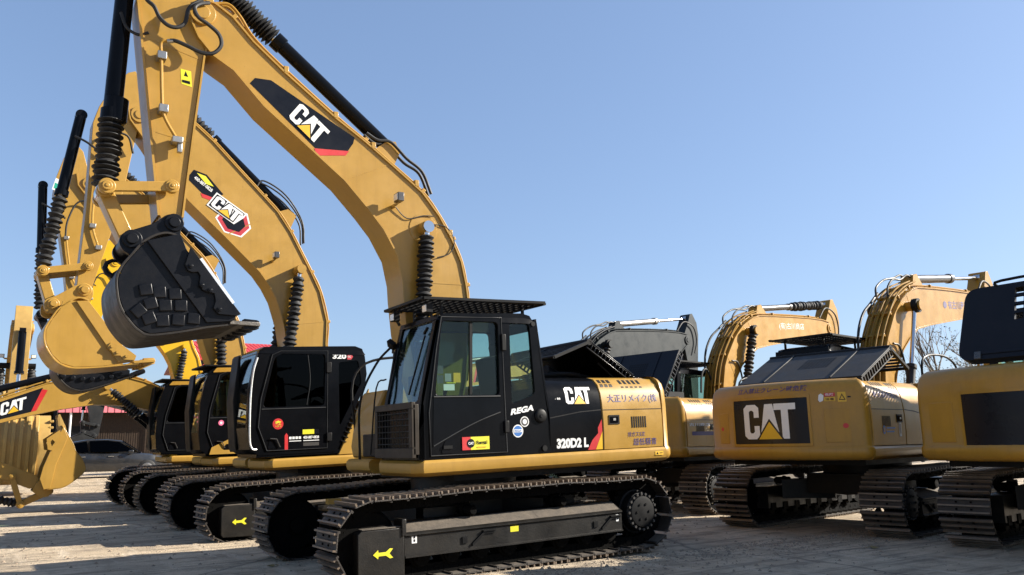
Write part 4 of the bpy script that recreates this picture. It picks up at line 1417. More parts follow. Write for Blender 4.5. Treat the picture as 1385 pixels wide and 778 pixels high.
    for sg in (1, -1):
        mb = MB()
        cut = [(3.55, 3.55), (3.60, 3.36), (3.575, 3.30), (3.53, 3.28), (3.47, 3.29), (3.445, 3.25), (3.455, 3.17), (3.42, 3.10), (3.37, 3.08), (3.30, 3.07), (3.285, 2.99), (3.305, 2.91), (3.25, 2.85), (3.06, 2.84), (3.02, 2.86), (3.47, 3.45)]
        mb.prism(cut, 'xz', sg * .635, sg * .665)
        for x, z in ((3.545, 3.345), (3.43, 3.15), (3.345, 3.10), (3.245, 2.90)):
            mb.cyl((x, sg * .66, z), (x, sg * .68, z), .028, 6)
            mb.cyl((x, sg * .66, z), (x, sg * .69, z), .014, 8)
        mb.build('side_cutter', 'bucketblack', bk, bevel=.004)
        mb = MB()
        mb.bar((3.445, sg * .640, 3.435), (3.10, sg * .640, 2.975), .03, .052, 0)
        mb.build('cutter_sunlit_face', 'glint', bk)  # bright bar added as the sunlit front face of the black cutter
    mb = MB()
    a = [(4.20 + .085 * math.cos(t), 0, 3.40 + .085 * math.sin(t)) for t in [R(d) for d in (-120, -80, -40, 0, 40, 80, 115)]]
    mb.tube(a, [.03, .03, .03, .028, .025, .02, .012], 8)
    mb.bar((4.15, 0, 3.31), (4.19, 0, 3.36), .06, .08)
    mb.build('lifting_hook', 'bucketblack', bk)
    link_bars(r, (3.69, 4.30), (4.33, 4.22), (4.07, 3.665), .27, 'yellow')
    # markings on the flank
    emblem(body_fn(-.78, -1.185, 1.82, 2.03), front, cut=(1, 8))
    lettering('320D2 L', body_fn(-.605, -1.09, 1.285, 1.405), 'white', front, bold=.055)
    poly_decal([([(-1.08, 1.25), (-1.205, 1.25), (-1.312, 1.47), (-1.312, 1.62)], 0), ([(-1.205, 1.25), (-1.312, 1.25), (-1.312, 1.47)], 1)],
               lambda a_, b_, d: Vector((a_, sec_y(b_) + d + .002, b_)), ['red', 'dyellow'], front, 'stripe')
    lettering('- 88', body_fn(-.62, -.70, 1.875, 1.90), 'white', front)
    lettering('大正リメイク(株', body_fn(-1.44, -2.28, 1.815, 1.935), 'violet', rear, bold=.008)
    lettering('排ガス3次', body_fn(-1.73, -2.02, 1.385, 1.45), 'violet', rear, bold=.008)
    lettering('超低騒音', body_fn(-1.82, -2.22, 1.275, 1.365), 'violet', rear, bold=.008)
    rg = lambda a_, b_, d: Vector((.02 - .33 * (a_ - .06 * (1 - b_)), 1.259 + d, 1.70 + .05 * a_ + .075 * b_))
    lettering('REGA', rg, 'white', cab, bold=.05)
    circ = lambda cx, cz, rr, n=20: [(cx + rr * math.cos(2 * PI * k / n), cz + rr * math.sin(2 * PI * k / n)) for k in range(n)]
    fc = lambda x, z, d: Vector((x, 1.259 + d, z))
    poly_decal([(circ(-.055, 1.515, .075), 0), (circ(-.055, 1.515, .062), 1), ([(-.113, 1.50), (.003, 1.50), (.003, 1.535), (-.113, 1.535)], 0)], fc, ['white', 'blue'], cab, 'sticker')
    lettering('REGA', lambda a_, b_, d: Vector((-.01 - .09 * a_, 1.2635 + d, 1.507 + .022 * b_)), 'blue', cab)
    poly_decal([(circ(-.155, 1.622, .062), 0), (circ(-.155, 1.622, .050), 1), (circ(-.155, 1.622, .03), 0)], fc, ['white', 'bronze'], cab, 'sticker')
    mb = MB()
    mb.lathe((-.385, 1.255, 1.685), (-.385, 1.29, 1.685), [(0, .085), (.5, .085), (.8, .075), (1, .06)], 20)
    mb.cyl((-.385, 1.285, 1.685), (-.385, 1.297, 1.685), .022, 10)
    mb.build('lock_cap', 'matte', cab)
    mb = MB()
    mb.cyl((-.42, 1.255, 1.30), (-.42, 1.28, 1.30), .035, 12)
    mb.build('lock_cap', 'matte', cab)
    fd = lambda x, z, d: Vector((x, 1.2725 + d, z))
    poly_decal([([(.71, 1.325), (.58, 1.325), (.56, 1.47), (.71, 1.47)], 0), ([(.60, 1.325), (.355, 1.325), (.355, 1.47), (.60, 1.47)], 1), (circ(.60, 1.398, .05), 2)], fd, ['red', 'lemon', 'decal'], door, 'sticker', .008)
    lettering('Rental', lambda a_, b_, d: Vector((0.527 - .14 * a_, 1.285 + d, 1.385 + .04 * b_)), 'decal', door, bold=.03)
    lettering('CAT', lambda a_, b_, d: Vector((.635 - .07 * a_, 1.285 + d, 1.383 + .03 * b_)), 'white', door, bold=.04)
    poly_decal([([(.52, 1.345), (.40, 1.345), (.40, 1.36), (.52, 1.36)], 0)], fd, ['dyellow'], door, 'sticker', .013)
    poly_decal([([(-2.16, 1.135), (-2.30, 1.135), (-2.30, 1.185), (-2.16, 1.185)], 0), ([(-2.175, 1.145), (-2.215, 1.145), (-2.195, 1.178)], 1), ([(-2.235, 1.157), (-2.285, 1.157), (-2.285, 1.165), (-2.235, 1.165)], 1)],
               lambda x, z, d: Vector((x, 1.287 + d, z)), ['dyellow', 'decal'], dk, 'sticker')
    # arrows and small plates on the near track
    trk = [o for o in r.children if o.name.startswith('crawler_track') and o.location.y > 0][0]
    ya = .2645
    arrow(trk, 1.76, .335, ya)
    poly_decal([([(1.42, .40), (1.36, .40), (1.36, .49), (1.42, .49)], 0), ([(1.40, .415), (1.38, .415), (1.38, .44), (1.40, .44)], 1), ([(1.40, .45), (1.38, .45), (1.38, .475), (1.40, .475)], 1)],
               lambda x, z, d: Vector((x, .2255 + d, z)), ['white', 'decal'], trk, 'sticker')
    poly_decal([([(.20, .40), (.09, .40), (.09, .46), (.20, .46)], 0)], lambda x, z, d: Vector((x, .2255 + d, z)), ['lemon'], trk, 'sticker')
    poly_decal([([(-1.33, .38), (-1.37, .38), (-1.37, .46), (-1.33, .46)], 0), ([(-1.34, .40), (-1.36, .40), (-1.36, .43), (-1.34, .43)], 1)], lambda x, z, d: Vector((x, .2255 + d, z)), ['white', 'decal'], trk, 'sticker')
    # long handrail in front of the tank side
    mb = MB()
    mb.tube([(1.06, .20, 2.62), (1.22, .06, 2.40), (1.40, -.02, 1.95), (1.40, -.05, 1.25)], .016, 8, 0, 6)
    mb.bar((1.05, .24, 2.60), (1.09, .16, 2.66), .06, .10)
    mb.tube([(1.16, .22, 2.2), (1.24, .10, 2.1), (1.30, .05, 1.3)], .010, 8, 0, 4)
    mb.build('grab_rail', 'matte', r)
    mb = MB()
    mb.box(1.10, 1.20, -.45, .10, 1.27, 1.55)
    mb.build('battery_box', 'matte', r, bevel=.015)
    mb = MB()
    mb.box(1.56, 1.74, -.30, -.20, .74, .80, 0)
    mb.build('swivel_guard', 'yellow', r)
    return r

def arrow(trk, x, z, y, mat='lemon'):
    pts = [(x + .11, z), (x + .055, z + .045), (x + .05, z + .018), (x - .03, z + .018), (x - .075, z + .05), (x - .11, z + .045), (x - .07, z), (x - .11, z - .045), (x - .075, z - .05), (x - .03, z - .018), (x + .05, z - .018), (x + .055, z - .045)]
    return poly_decal([(pts, 0)], lambda a, b, d: Vector((a, y + d, b)), [mat], trk, 'arrow')

MAIN = main_machine()

def second_machine():
    r = empty('excavator', (-.2, 5.15, 0), R(-1.6), R(182),
              'excavator whose plain black cab door carries a round red sticker, yellow bucket raised', 'excavator', black_row_group())
    machine_base(r, 'yellow', 'yellow')
    cab, door = cab_modern(r, 'black', True, False, 0)
    b, s, bk = yellow_arms(r, 'yellow')
    f = lambda x, z, d: Vector((x, .2205 + d, z))
    poly_decal([([(2.38, 6.05), (2.27, 6.22), (2.05, 6.16), (1.76, 5.84), (1.92, 5.75), (2.12, 5.81)], 0),
                ([(2.15, 5.815), (1.93, 5.755), (1.97, 5.70), (2.12, 5.74)], 1), ([(2.22, 6.17), (2.07, 6.13), (1.93, 5.96), (2.06, 5.99)], 2)], f, ['decal', 'red', 'lemon'], b)
    lettering('400-887-0828', quad_fn((2.27, .226, 6.06), (-.30, 0, -.21), (-.030, 0, .055), (0, 1, 0)), 'white', b, bold=.02)
    hexo = [(1.86, 5.40), (1.70, 5.62), (1.36, 5.52), (1.30, 5.28), (1.45, 5.12), (1.72, 5.18)]
    c = (1.565, 5.355)
    hx = lambda k: [(c[0] + (p[0] - c[0]) * k, c[1] + (p[1] - c[1]) * k) for p in hexo]
    poly_decal([(hx(1.12), 0), (hx(1.0), 1), (hx(.72), 2)], f, ['white', 'dred', 'decal'], b)
    emblem(quad_fn((1.985, .226, 5.62), (-.45, 0, -.285), (-.125, 0, .185), (0, 1, 0)), b, outline=1)
    circ = lambda cx, cz, rr, n=20: [(cx + rr * math.cos(2 * PI * k / n), cz + rr * math.sin(2 * PI * k / n)) for k in range(n)]
    fd = lambda x, z, d: Vector((x, 1.2705 + d, z))
    poly_decal([(circ(1.11, 1.79, .088), 0), (circ(1.11, 1.79, .07), 0)], fd, ['red'], door, 'sticker')
    lettering('鑫', lambda a, b_, d: Vector((1.165 - .11 * a, 1.275 + d, 1.735 + .11 * b_)), 'lemon', door, bold=.02)
    poly_decal([([(1.0, 1.37), (.945, 1.37), (.945, 1.60), (.972, 1.64), (1.0, 1.60)], 0), ([(.70, 1.61), (.50, 1.61), (.50, 1.685), (.70, 1.685)], 1),
                ([(.50, 1.61), (.42, 1.61), (.42, 1.685), (.50, 1.685)], 2)], fd, ['red', 'lemon', 'decal'], door, 'sticker')
    poly_decal([([(.69, 1.42), (.42, 1.42), (.42, 1.475), (.69, 1.475)], 0)], fd, ['bronze'], door, 'sticker')
    lettering('400-887-0828', lambda a, b_, d: Vector((.69 - .27 * a, 1.271 + d, 1.535 + .045 * b_)), 'white', door, bold=.03)
    sq = lambda x, z, w, h: [(x, z), (x - w, z), (x - w, z + h), (x, z + h)]
    poly_decal([(sq(.925 - .052 * k, 1.537, .04, .04), 0) for k in range(4)] + [(sq(.925, 1.50, .20, .012), 0), (sq(.69, 1.50, .27, .012), 0)], fd, ['white'], door, 'sticker')
    lettering('320', lambda a, b_, d: Vector((.17 - .25 * a, 1.2615 + d, 2.86 + .085 * b_)), 'white', cab, bold=.04)
    poly_decal([([(-.10, 2.85), (-.17, 2.85), (-.205, 2.9), (-.17, 2.95), (-.10, 2.95)], 0)], lambda x, z, d: Vector((x, 1.259 + d, z)), ['dred'], cab, 'decal')
    lettering('GC', lambda a, b_, d: Vector((-.105 - .06 * a, 1.263 + d, 2.885 + .03 * b_)), 'white', cab)
    trk = [o for o in r.children if o.name.startswith('crawler_track') and o.location.y > 0][0]
    arrow(trk, 1.76, .335, .2645)
    mb = MB()
    mb.prism([(.08, 1.245), (-.50, 1.245), (-.50, 2.35)], 'xz', 1.20, 1.26)
    mb.build('rear_cowl', 'yellow', r, bevel=.01)
    return r
SECOND = second_machine()

def third_machine():
    r = empty('excavator', (-.1, 9.3, 0), R(-1.2), R(182),
              'excavator whose black cab has a pink dot sticker and a yellow lower corner panel', 'excavator', black_row_group())
    machine_base(r, 'yellow', 'yellow')
    cab, door = cab_modern(r, 'black', False, True, 1)
    b, s, bk = yellow_arms(r, 'yellow', lambda x, z: (x + .58 * min(1, max(0, (z - 1.5) / 2.0)), z - .05),
                           lambda x, z: (x - .10 + .20 * (z - 4.0), z - .10), 'bucketblack', R(-14), link='bucketblack')
    circ = lambda cx, cz, rr, n=16: [(cx + rr * math.cos(2 * PI * k / n), cz + rr * math.sin(2 * PI * k / n)) for k in range(n)]
    poly_decal([(circ(1.16, 1.93, .055), 0), (circ(1.16, 1.93, .025), 1)], lambda x, z, d: Vector((x, 1.2705 + d, z)), ['pink', 'white'], door, 'sticker')
    poly_decal([([(4.36, 6.75), (4.22, 6.70), (4.19, 6.95), (4.30, 7.0)], 0), ([(4.33, 6.78), (4.24, 6.75), (4.22, 6.86), (4.31, 6.90)], 1)], lambda x, z, d: Vector((x, .1805 + d, z)), ['white', 'green'], s, 'sticker')
    for k in range(6):
        mb = MB()
        mb.lathe((0, 0, 0), (0, .04, 0), [(0, .05), (.6, .05), (1, .035)], 12)
        o = mb.build('wear_button', 'bucketblack', bk)
        o.location = (4.00 - .17 * k, .565, 2.92 - .06 * math.sin(k * .62))
    return r
THIRD = third_machine()

def fourth_machine():
    r = empty('excavator', (-.25, 13.5, 0), 0, R(181),
              'yellow excavator with lowered lettered boom and bucket resting on the ground before the sedan', 'excavator', black_row_group())
    machine_base(r, 'yellow', 'yellow')
    cab_modern(r, 'black', True, False, 1)
    up = [(.10, 1.80), (.25, 2.25), (.65, 2.62), (1.36, 2.93), (1.75, 3.10), (2.18, 3.21), (2.7, 3.22), (3.3, 3.15), (3.91, 3.02), (4.86, 2.64), (5.7, 2.22), (6.5, 1.80), (6.72, 1.70)]
    lo = [(.50, 1.72), (.75, 2.05), (1.37, 2.37), (1.9, 2.49), (2.45, 2.54), (2.91, 2.54), (3.61, 2.42), (4.2, 2.28), (4.82, 2.10), (5.6, 1.72), (6.4, 1.36), (6.7, 1.40), (6.78, 1.55)]
    b = boom(r, up, lo, .44, 'yellow', 3)
    f = lambda x, z, d: Vector((x, .2205 + d, z))
    poly_decal([([(5.45, 2.26), (4.87, 2.56), (4.0, 2.92), (4.20, 2.34), (4.82, 2.16), (5.45, 1.87)], 0), ([(4.02, 2.88), (3.90, 2.86), (4.10, 2.37), (4.21, 2.34)], 1)], f, ['decal', 'red'], b)
    emblem(quad_fn((4.83, .2245, 2.24), (-.50, 0, .17), (.0, 0, .29), (0, 1, 0)), b)
    for ys in (-.36, .36):
        cylinder(r, (.95, ys, 1.50), (2.62, ys, 2.96), .52, .075, 'boom_cylinder', 'gloss', bell=(.53, .93), nb=12, bell_r=.10)
    mb = MB()
    mb.cyl((2.62, -.45, 2.96), (2.62, .45, 2.96), .08, 16)
    mb.build('boom_pin', 'yellow', b)
    cylinder(r, (3.0, 0, 3.45), (6.9, 0, 2.28), .60, .08, 'stick_cylinder', 'gloss', bell=(.61, .93), nb=13, bell_r=.11)
    mb = MB()
    for sy in (0,):
        mb.prism([(2.7, 3.2), (2.85, 3.5), (3.05, 3.55), (3.4, 3.14)], 'xz', sy - .12, sy + .12)
    mb.build('cylinder_bracket', 'yellow', b)
    sp = [(7.15, 2.35), (6.95, 2.45), (6.75, 2.36), (6.2, 1.95), (4.75, 1.20), (3.96, .84), (3.90, .72), (3.95, .58), (4.10, .55), (4.72, .82), (6.0, 1.25), (6.9, 1.35), (7.15, 1.75)]
    s = stick(r, sp, .36, 'yellow', [(6.62, 1.60, .13)])
    cylinder(r, (7.0, 0, .95), (4.25, 0, .20), .45, .075, 'bucket_cylinder', 'gloss', bell=(.46, .97), nb=16, bell_r=.105)
    side = [(3.93, .78), (3.83, .52), (3.60, .53), (3.40, .57), (3.2, .71), (3.02, .88), (2.99, 1.02), (3.10, 1.26), (3.22, 1.40), (3.30, 1.60), (3.53, 1.98), (3.75, 1.45), (3.88, 1.05)]
    shell = [(3.55, 2.02), (3.30, 1.60), (3.22, 1.40), (3.10, 1.26), (2.99, 1.02), (3.02, .88), (3.2, .71), (3.40, .57), (3.60, .53), (3.83, .52)]
    mb = MB()
    for s_ in (-1, 1):
        mb.prism(side, 'xz', s_ * .55, s_ * .52)
        mb.prism([(3.93, .78), (3.83, .53), (3.70, .56), (3.62, 1.1), (3.42, 1.72), (3.53, 1.97), (3.75, 1.45), (3.88, 1.05)], 'xz', s_ * .551, s_ * .575)
        mb.prism([(3.98, .66), (3.86, .80), (3.60, .60), (3.70, .36), (3.85, .34), (4.05, .50)], 'xz', s_ * .25, s_ * .31)
    sh = spline([(p[0], 0, p[1]) for p in shell], 5)
    mb.sweep([(p.x, p.z) for p in sh], -.55, .55, .025, 0, 1)
    bk = mb.build('bucket', 'yellow', r, bevel=.005)
    for k in range(5):
        y = -.46 + .23 * k
        mb = MB()
        L, d = Vector((3.52, 0, 1.93)), Vector((.30, 0, .95)).normalized()
        nr = Vector((-d.z, 0, d.x))
        vs = []
        for t, hw, hh in ((-.1, .05, .05), (.06, .055, .055), (.10, .05, .045), (.36, .03, .012)):
            c_ = L + d * t
            vs.append([c_ + Vector((0, -hw, 0)) + nr * hh, c_ + Vector((0, hw, 0)) + nr * hh, c_ + Vector((0, hw, 0)) - nr * hh, c_ + Vector((0, -hw, 0)) - nr * hh])
        mb.rings(vs)
        o = mb.build('tooth', 'oldyellow', bk)
        o.location = (0, y, 0)
    for s_ in (-1, 1):
        mb = MB()
        mb.prism([(3.60, 1.90), (3.86, 1.70), (3.82, 1.45), (3.72, 1.42), (3.55, 1.75)], 'xz', s_ * .575, s_ * .60, 0, [[(3.74, 1.68), (3.78, 1.62), (3.74, 1.52), (3.68, 1.62)]])
        mb.build('side_cutter', 'yellow', bk)
    link_bars(r, (4.47, .84), (4.26, .20), (3.68, .47), .24, 'yellow')
    return r
FOURTH = fourth_machine()

def fifth_machine():
    r = empty('excavator', (.5, 18.2, 0), 0, R(181),
              'bright lemon yellow excavator, green cross sticker on its boom, last of the left facing row', 'excavator', black_row_group())
    machine_base(r, 'bright', 'bright', 'bright', 'bright')
    cab_modern(r, 'black', True, False, 1)
    sh = lambda z: -.50 * min(1, max(0, (z - 4.6) / 2.0))
    b, s, bk = yellow_arms(r, 'bright', lambda x, z: (x + .30 + sh(z), z + .05), lambda x, z: (x - .30, z + .10), 'bright')
    poly_decal([([(0, -.22), (0, .0), (.2, .0), (.2, -.22)], 0), ([(.02, -.14), (.02, -.08), (.18, -.08), (.18, -.14)], 1), ([(.07, -.19), (.07, -.03), (.13, -.03), (.13, -.19)], 1)],
               lambda a, b_, d: Vector((1.09 + .12 * b_ + d, a - .1, 4.50 + b_)), ['white', 'green'], b, 'sticker')
    return r
FIFTH = fifth_machine()

# ------------------------------------------------------------------ the row facing right
GR = 'excavators parked in a row facing right'
RUP = [(.42, 1.75), (.48, 2.1), (.55, 2.45), (.66, 2.81), (.80, 3.05), (.96, 3.25), (1.13, 3.46), (1.33, 3.64), (1.53, 3.79), (1.77, 3.91), (2.02, 4.02), (2.28, 4.09), (3.0, 4.15), (3.9, 4.21), (4.85, 4.26), (5.5, 4.27), (5.85, 4.24)]
RLO = [(.75, 1.75), (.85, 2.15), (.94, 2.38), (1.07, 2.60), (1.35, 2.88), (1.69, 3.11), (2.06, 3.31), (2.6, 3.42), (3.23, 3.52), (4.53, 3.72), (5.3, 3.86), (5.75, 3.90), (5.95, 4.02)]
def right_arms(r, mat, thick=0, dx=0, dz=0, cyl='bronze', bell=True, stick_drop=0.0, xs=1.0, stickbell=False, swap=False):
    T = lambda p: (dx + p[0] * xs, p[1] + dz * min(1, max(0, (p[1] - 1.8) / 1.0)))
    b = boom(r, [T(p) for p in RUP], [T((p[0] + (.12 if thick and p[1] < 3 else 0), p[1] - (thick if p[1] > 2.5 and p[0] < 5.6 else 0))) for p in RLO], .44, mat, 4)
    p0, p1 = T((.95, 1.75)), T((1.72, 3.68))
    for ys in (-.36, .36):
        cylinder(r, (p0[0], ys, p0[1] - .1), (p1[0], ys, p1[1]), .46, .075, 'boom_cylinder', 'rubber', 'chrome', bell=(.47, .96) if bell else None, nb=12, bell_r=.105)
    mb = MB()
    mb.cyl((p1[0], -.48, p1[1]), (p1[0], .48, p1[1]), .09, 18)
    mb.cyl((p1[0], -.44, p1[1]), (p1[0], -.34, p1[1]), .13, 18, 1)
    mb.cyl((p1[0], .34, p1[1]), (p1[0], .44, p1[1]), .13, 18, 1)
    mb.build('boom_pin', [mat, 'matte'], b)
    q0, q1 = T((2.50, 4.32)), T((6.15, 4.78))
    if swap:
        cylinder(r, (q0[0], 0, q0[1]), (q1[0], 0, q1[1]), .47, .075, 'stick_cylinder', cyl, 'chrome', bell=(.49, .94), nb=11, bell_r=.12)
    else:
        cylinder(r, (q0[0], 0, q0[1]), (q1[0], 0, q1[1]), .56, .085, 'stick_cylinder', cyl, 'chrome')
    mb = MB()
    for sy in (0,):
        mb.prism([T((2.32, 4.08)), T((2.42, 4.38)), T((2.58, 4.42)), T((2.9, 4.14))], 'xz', sy - .12, sy + .12)
    mb.build('cylinder_bracket', mat, b)
    sp = [T(p) for p in [(6.05, 4.70), (6.15, 4.90), (6.28, 4.93), (6.50, 4.66), (6.56, 4.30), (6.42, 3.2), (6.28, 1.75), (6.18, 1.62), (6.08, 1.74), (5.98, 3.0), (5.72, 4.0), (5.80, 4.3)]]
    s = stick(r, sp, .36, mat, [(*T((5.86, 4.08)), .13)])
    pn = T((6.18, 1.75))
    side = [(pn[0] + x, pn[1] + z) for x, z in [(.02, -.15), (.40, -1.0), (.30, -1.08), (-.2, -1.12), (-.50, -.95), (-.62, -.65), (-.55, -.35), (-.35, -.12)]]
    shell = [(pn[0] + x, pn[1] + z) for x, z in [(.45, -1.05), (.30, -1.08), (-.2, -1.12), (-.50, -.95), (-.62, -.65), (-.55, -.35), (-.35, -.12), (.02, -.12)]]
    sh = spline([(p[0], 0, p[1]) for p in shell], 5)
    mb = MB()
    for s_ in (-1, 1):
        mb.prism(side, 'xz', s_ * .58, s_ * .55)
        mb.prism([(pn[0] + x, pn[1] + z) for x, z in [(.1, .08), (.1, -.2), (-.4, -.35), (-.45, .0), (-.1, .1)]], 'xz', s_ * .25, s_ * .31)
    mb.sweep([(p.x, p.z) for p in sh], -.58, .58, .025, 0, 1)
    bk = mb.build('bucket', mat, r)
    for k in range(5):
        mb = MB()
        mb.rings([[(pn[0] + .36, -.05, pn[1] - 1.10), (pn[0] + .36, .05, pn[1] - 1.10), (pn[0] + .36, .05, pn[1] - 1.02), (pn[0] + .36, -.05, pn[1] - 1.02)],
                  [(pn[0] + .65, -.03, pn[1] - 1.05), (pn[0] + .65, .03, pn[1] - 1.05), (pn[0] + .65, .03, pn[1] - 1.03), (pn[0] + .65, -.03, pn[1] - 1.03)]])
        o = mb.build('tooth', 'worn', bk)
        o.location = (0, -.46 + .23 * k, 0)
    link_bars(r, (pn[0] + .05, pn[1] + .42), (pn[0] - .55, pn[1] + .40), (pn[0] - .32, pn[1] - .12), .24, mat)
    cylinder(r, (pn[0] - .30, 0, pn[1] + 2.3), (pn[0] - .55, 0, pn[1] + .42), .6, .07, 'bucket_cylinder', 'bronze', 'chrome')
    # hoses bundled over the bend of the boom
    for k in range(5):
        y = -.20 + .09 * k
        e = .045 + .03 * (k % 2)
        pts = [T((.30, 1.9)), T((.48, 2.6)), T((.70, 3.05)), T((1.02, 3.46)), T((1.42, 3.84)), T((1.85, 4.06)), T((2.30, 4.20))]
        hose(b, [(x - e * .8, y, z + e * .5) for x, z in pts], .016, 'pipe' if mat != 'grey' else 'darkgrey', 'pipe')
    for k in range(2):
        y = -.06 + .12 * k
        hose(b, [(x, y, z) for x, z in [T((1.35 - .2 * k, 3.84)), T((1.38 - .2 * k, 4.02)), T((1.62 - .1 * k, 4.20)), T((1.95, 4.24 + .05 * k)), T((2.25, 4.36 + .02 * k)), T((2.50, 4.33))]], .020)
    hose(b, [(x, .14, z) for x, z in [T((.40, 2.7)), T((.48, 3.15)), T((.72, 3.50)), T((1.05, 3.72)), T((1.40, 3.95))]], .024)
    hose(b, [(x, .0, z) for x, z in [T((.50, 2.45)), T((.30, 2.72)), T((.16, 2.74)), T((.05, 2.6)), T((.0, 2.3))]], .022)
    hose(b, [(x, -.26, z) for x, z in [T((.9, 2.95)), T((1.15, 2.9)), T((1.3, 2.5)), T((1.32, 2.1))]], .02)
    hose(b, [(x, -.24, z) for x, z in [T((5.3, 4.32)), T((5.7, 4.62)), T((6.2, 4.5)), T((6.35, 4.1)), T((6.2, 3.7))]], .02)
    return b, s

def tail_marks(cw, y0, y1, z0, z1, letters=True):
    mb = MB()
    for (a, b_, c, d) in ((y0 + .035, y1 - .035, z1, z1 + .035), (y0 + .035, y1 - .035, z0 - .035, z0), (y0 + .035, y0, z0, z1), (y1, y1 - .035, z0, z1)):
        tail_panel(mb, a, b_, c, d, -.01, .010)
    mb.build('panel_rim', cw.data.materials[0], cw)
    mb = MB()
    tail_panel(mb, y0, y1, z0, z1, -.01, .004)
    mb.build('emblem_panel', 'decal', cw)

def side_covers(cw, mat):
    for (ya, yb) in ((-.74, -1.10), (1.10, .84)):
        mb = MB()
        tail_panel(mb, ya, yb, 1.30, 1.755, -.01, .006)
        mb.build('access_cover', mat, cw, bevel=.004)

def r2():
    r = empty('excavator', (7.0, -1.0, 0), 0, R(9),
              'yellow excavator seen from behind, big white letters on its counterweight, open grey hood', 'excavator', GR)
    dk, a, rr, cw = machine_base(r, 'tan', 'tan', 'tan', 'tan')
    cab_classic(r)
    hood(r, 'greylid', R(25), 1.12, -1.10, .90, front=True, grille=True, thick=.14)
    b, s = right_arms(r, 'tan', bell=False)
    tail_marks(cw, .70, -.53, 1.29, 1.93)
    side_covers(cw, 'tan')
    emblem(lambda a_, b_, d: tail_fn(.50, -.36, 1.36, 1.86)(a_, b_, d + .006), cw, cut=(10, 6))
    lettering('立入禁止クレーン時危険', tail_fn(.62, -.54, 2.025, 2.105), 'violet', cw, .004, .012)
    f = tail_fn(0, 1, 0, 1)
    T = lambda pts: [(y, z) for y, z in pts]
    poly_decal([(T([(-.76, 1.86), (-.90, 1.86), (-.90, 1.915), (-.76, 1.915)]), 0), (T([(-.76, 1.925), (-.90, 1.925), (-.90, 1.975), (-.76, 1.975)]), 1),
                (T([(-.68, 1.88), (-.70, 1.85), (-.745, 1.87), (-.755, 1.94), (-.72, 1.97), (-.69, 1.95)]), 2),
                (T([(-.93, 1.845), (-1.10, 1.845), (-1.10, 1.98), (-.93, 1.98)]), 0), (T([(-.945, 1.87), (-1.025, 1.87), (-.985, 1.96)]), 3), (T([(-.96, 1.88), (-1.01, 1.88), (-.985, 1.935)]), 0),
                (T([(-1.05, 1.90), (-1.09, 1.90), (-1.09, 1.92), (-1.05, 1.92)]), 3)],
               lambda a_, b_, d: f(a_, b_, d + .001), ['dyellow', 'red', 'white', 'decal'], cw, 'sticker')
    lettering('注意', tail_fn(-.775, -.885, 1.87, 1.905), 'decal', cw, .008)
    lettering('危険', tail_fn(-.775, -.885, 1.935, 1.968), 'white', cw, .009)
    n = 14
    poly_decal([([(-1.0 + .035 * math.cos(2 * PI * k / n), 1.52 + .035 * math.sin(2 * PI * k / n)) for k in range(n)], 0)], lambda a_, b_, d: f(a_, b_, d + .007), ['red'], cw, 'reflector')
    n = 14
    poly_decal([([(.98 + .03 * math.cos(2 * PI * k / n), 1.52 + .03 * math.sin(2 * PI * k / n)) for k in range(n)], 0)], lambda a_, b_, d: f(a_, b_, d + .007), ['red'], cw, 'reflector')
    lettering('株式会社古川', body_fn(-2.20, -1.42, 1.90, 1.99, -1), 'violet', rr, .003, .02)
    fs = lambda x, z, d: Vector((x, -sec_y(z) - d - .002, z))
    poly_decal([([(-2.02 + .045 * math.cos(2 * PI * k / 16), 1.455 + .06 * math.sin(2 * PI * k / 16)) for k in range(16)], 0), ([(-2.02 + .025 * math.cos(2 * PI * k / 16), 1.455 + .035 * math.sin(2 * PI * k / 16)) for k in range(16)], 1),
                ([(-1.95, 1.47), (-1.68, 1.47), (-1.68, 1.49), (-1.95, 1.49)], 0), ([(-1.95, 1.42), (-1.72, 1.42), (-1.72, 1.44), (-1.95, 1.44)], 0)], fs, ['blue', 'tan'], rr, 'sticker')
    poly_decal([([(-1.55, 1.36), (-1.47, 1.36), (-1.47, 1.58), (-1.55, 1.58)], 0), ([(-1.535, 1.40), (-1.485, 1.40), (-1.485, 1.54), (-1.535, 1.54)], 1)],
               lambda x, z, d: Vector((x, -sec_y(z) - d - .002, z)), ['white', 'bronze'], rr, 'sticker')
    lettering('◉ 有古川産業', quad_fn((3.42, -.2215, 3.80), (1.30, 0, .10), (0, 0, .17), (0, -1, 0)), 'violet', b, .002, .015)
    return r
R2O = r2()

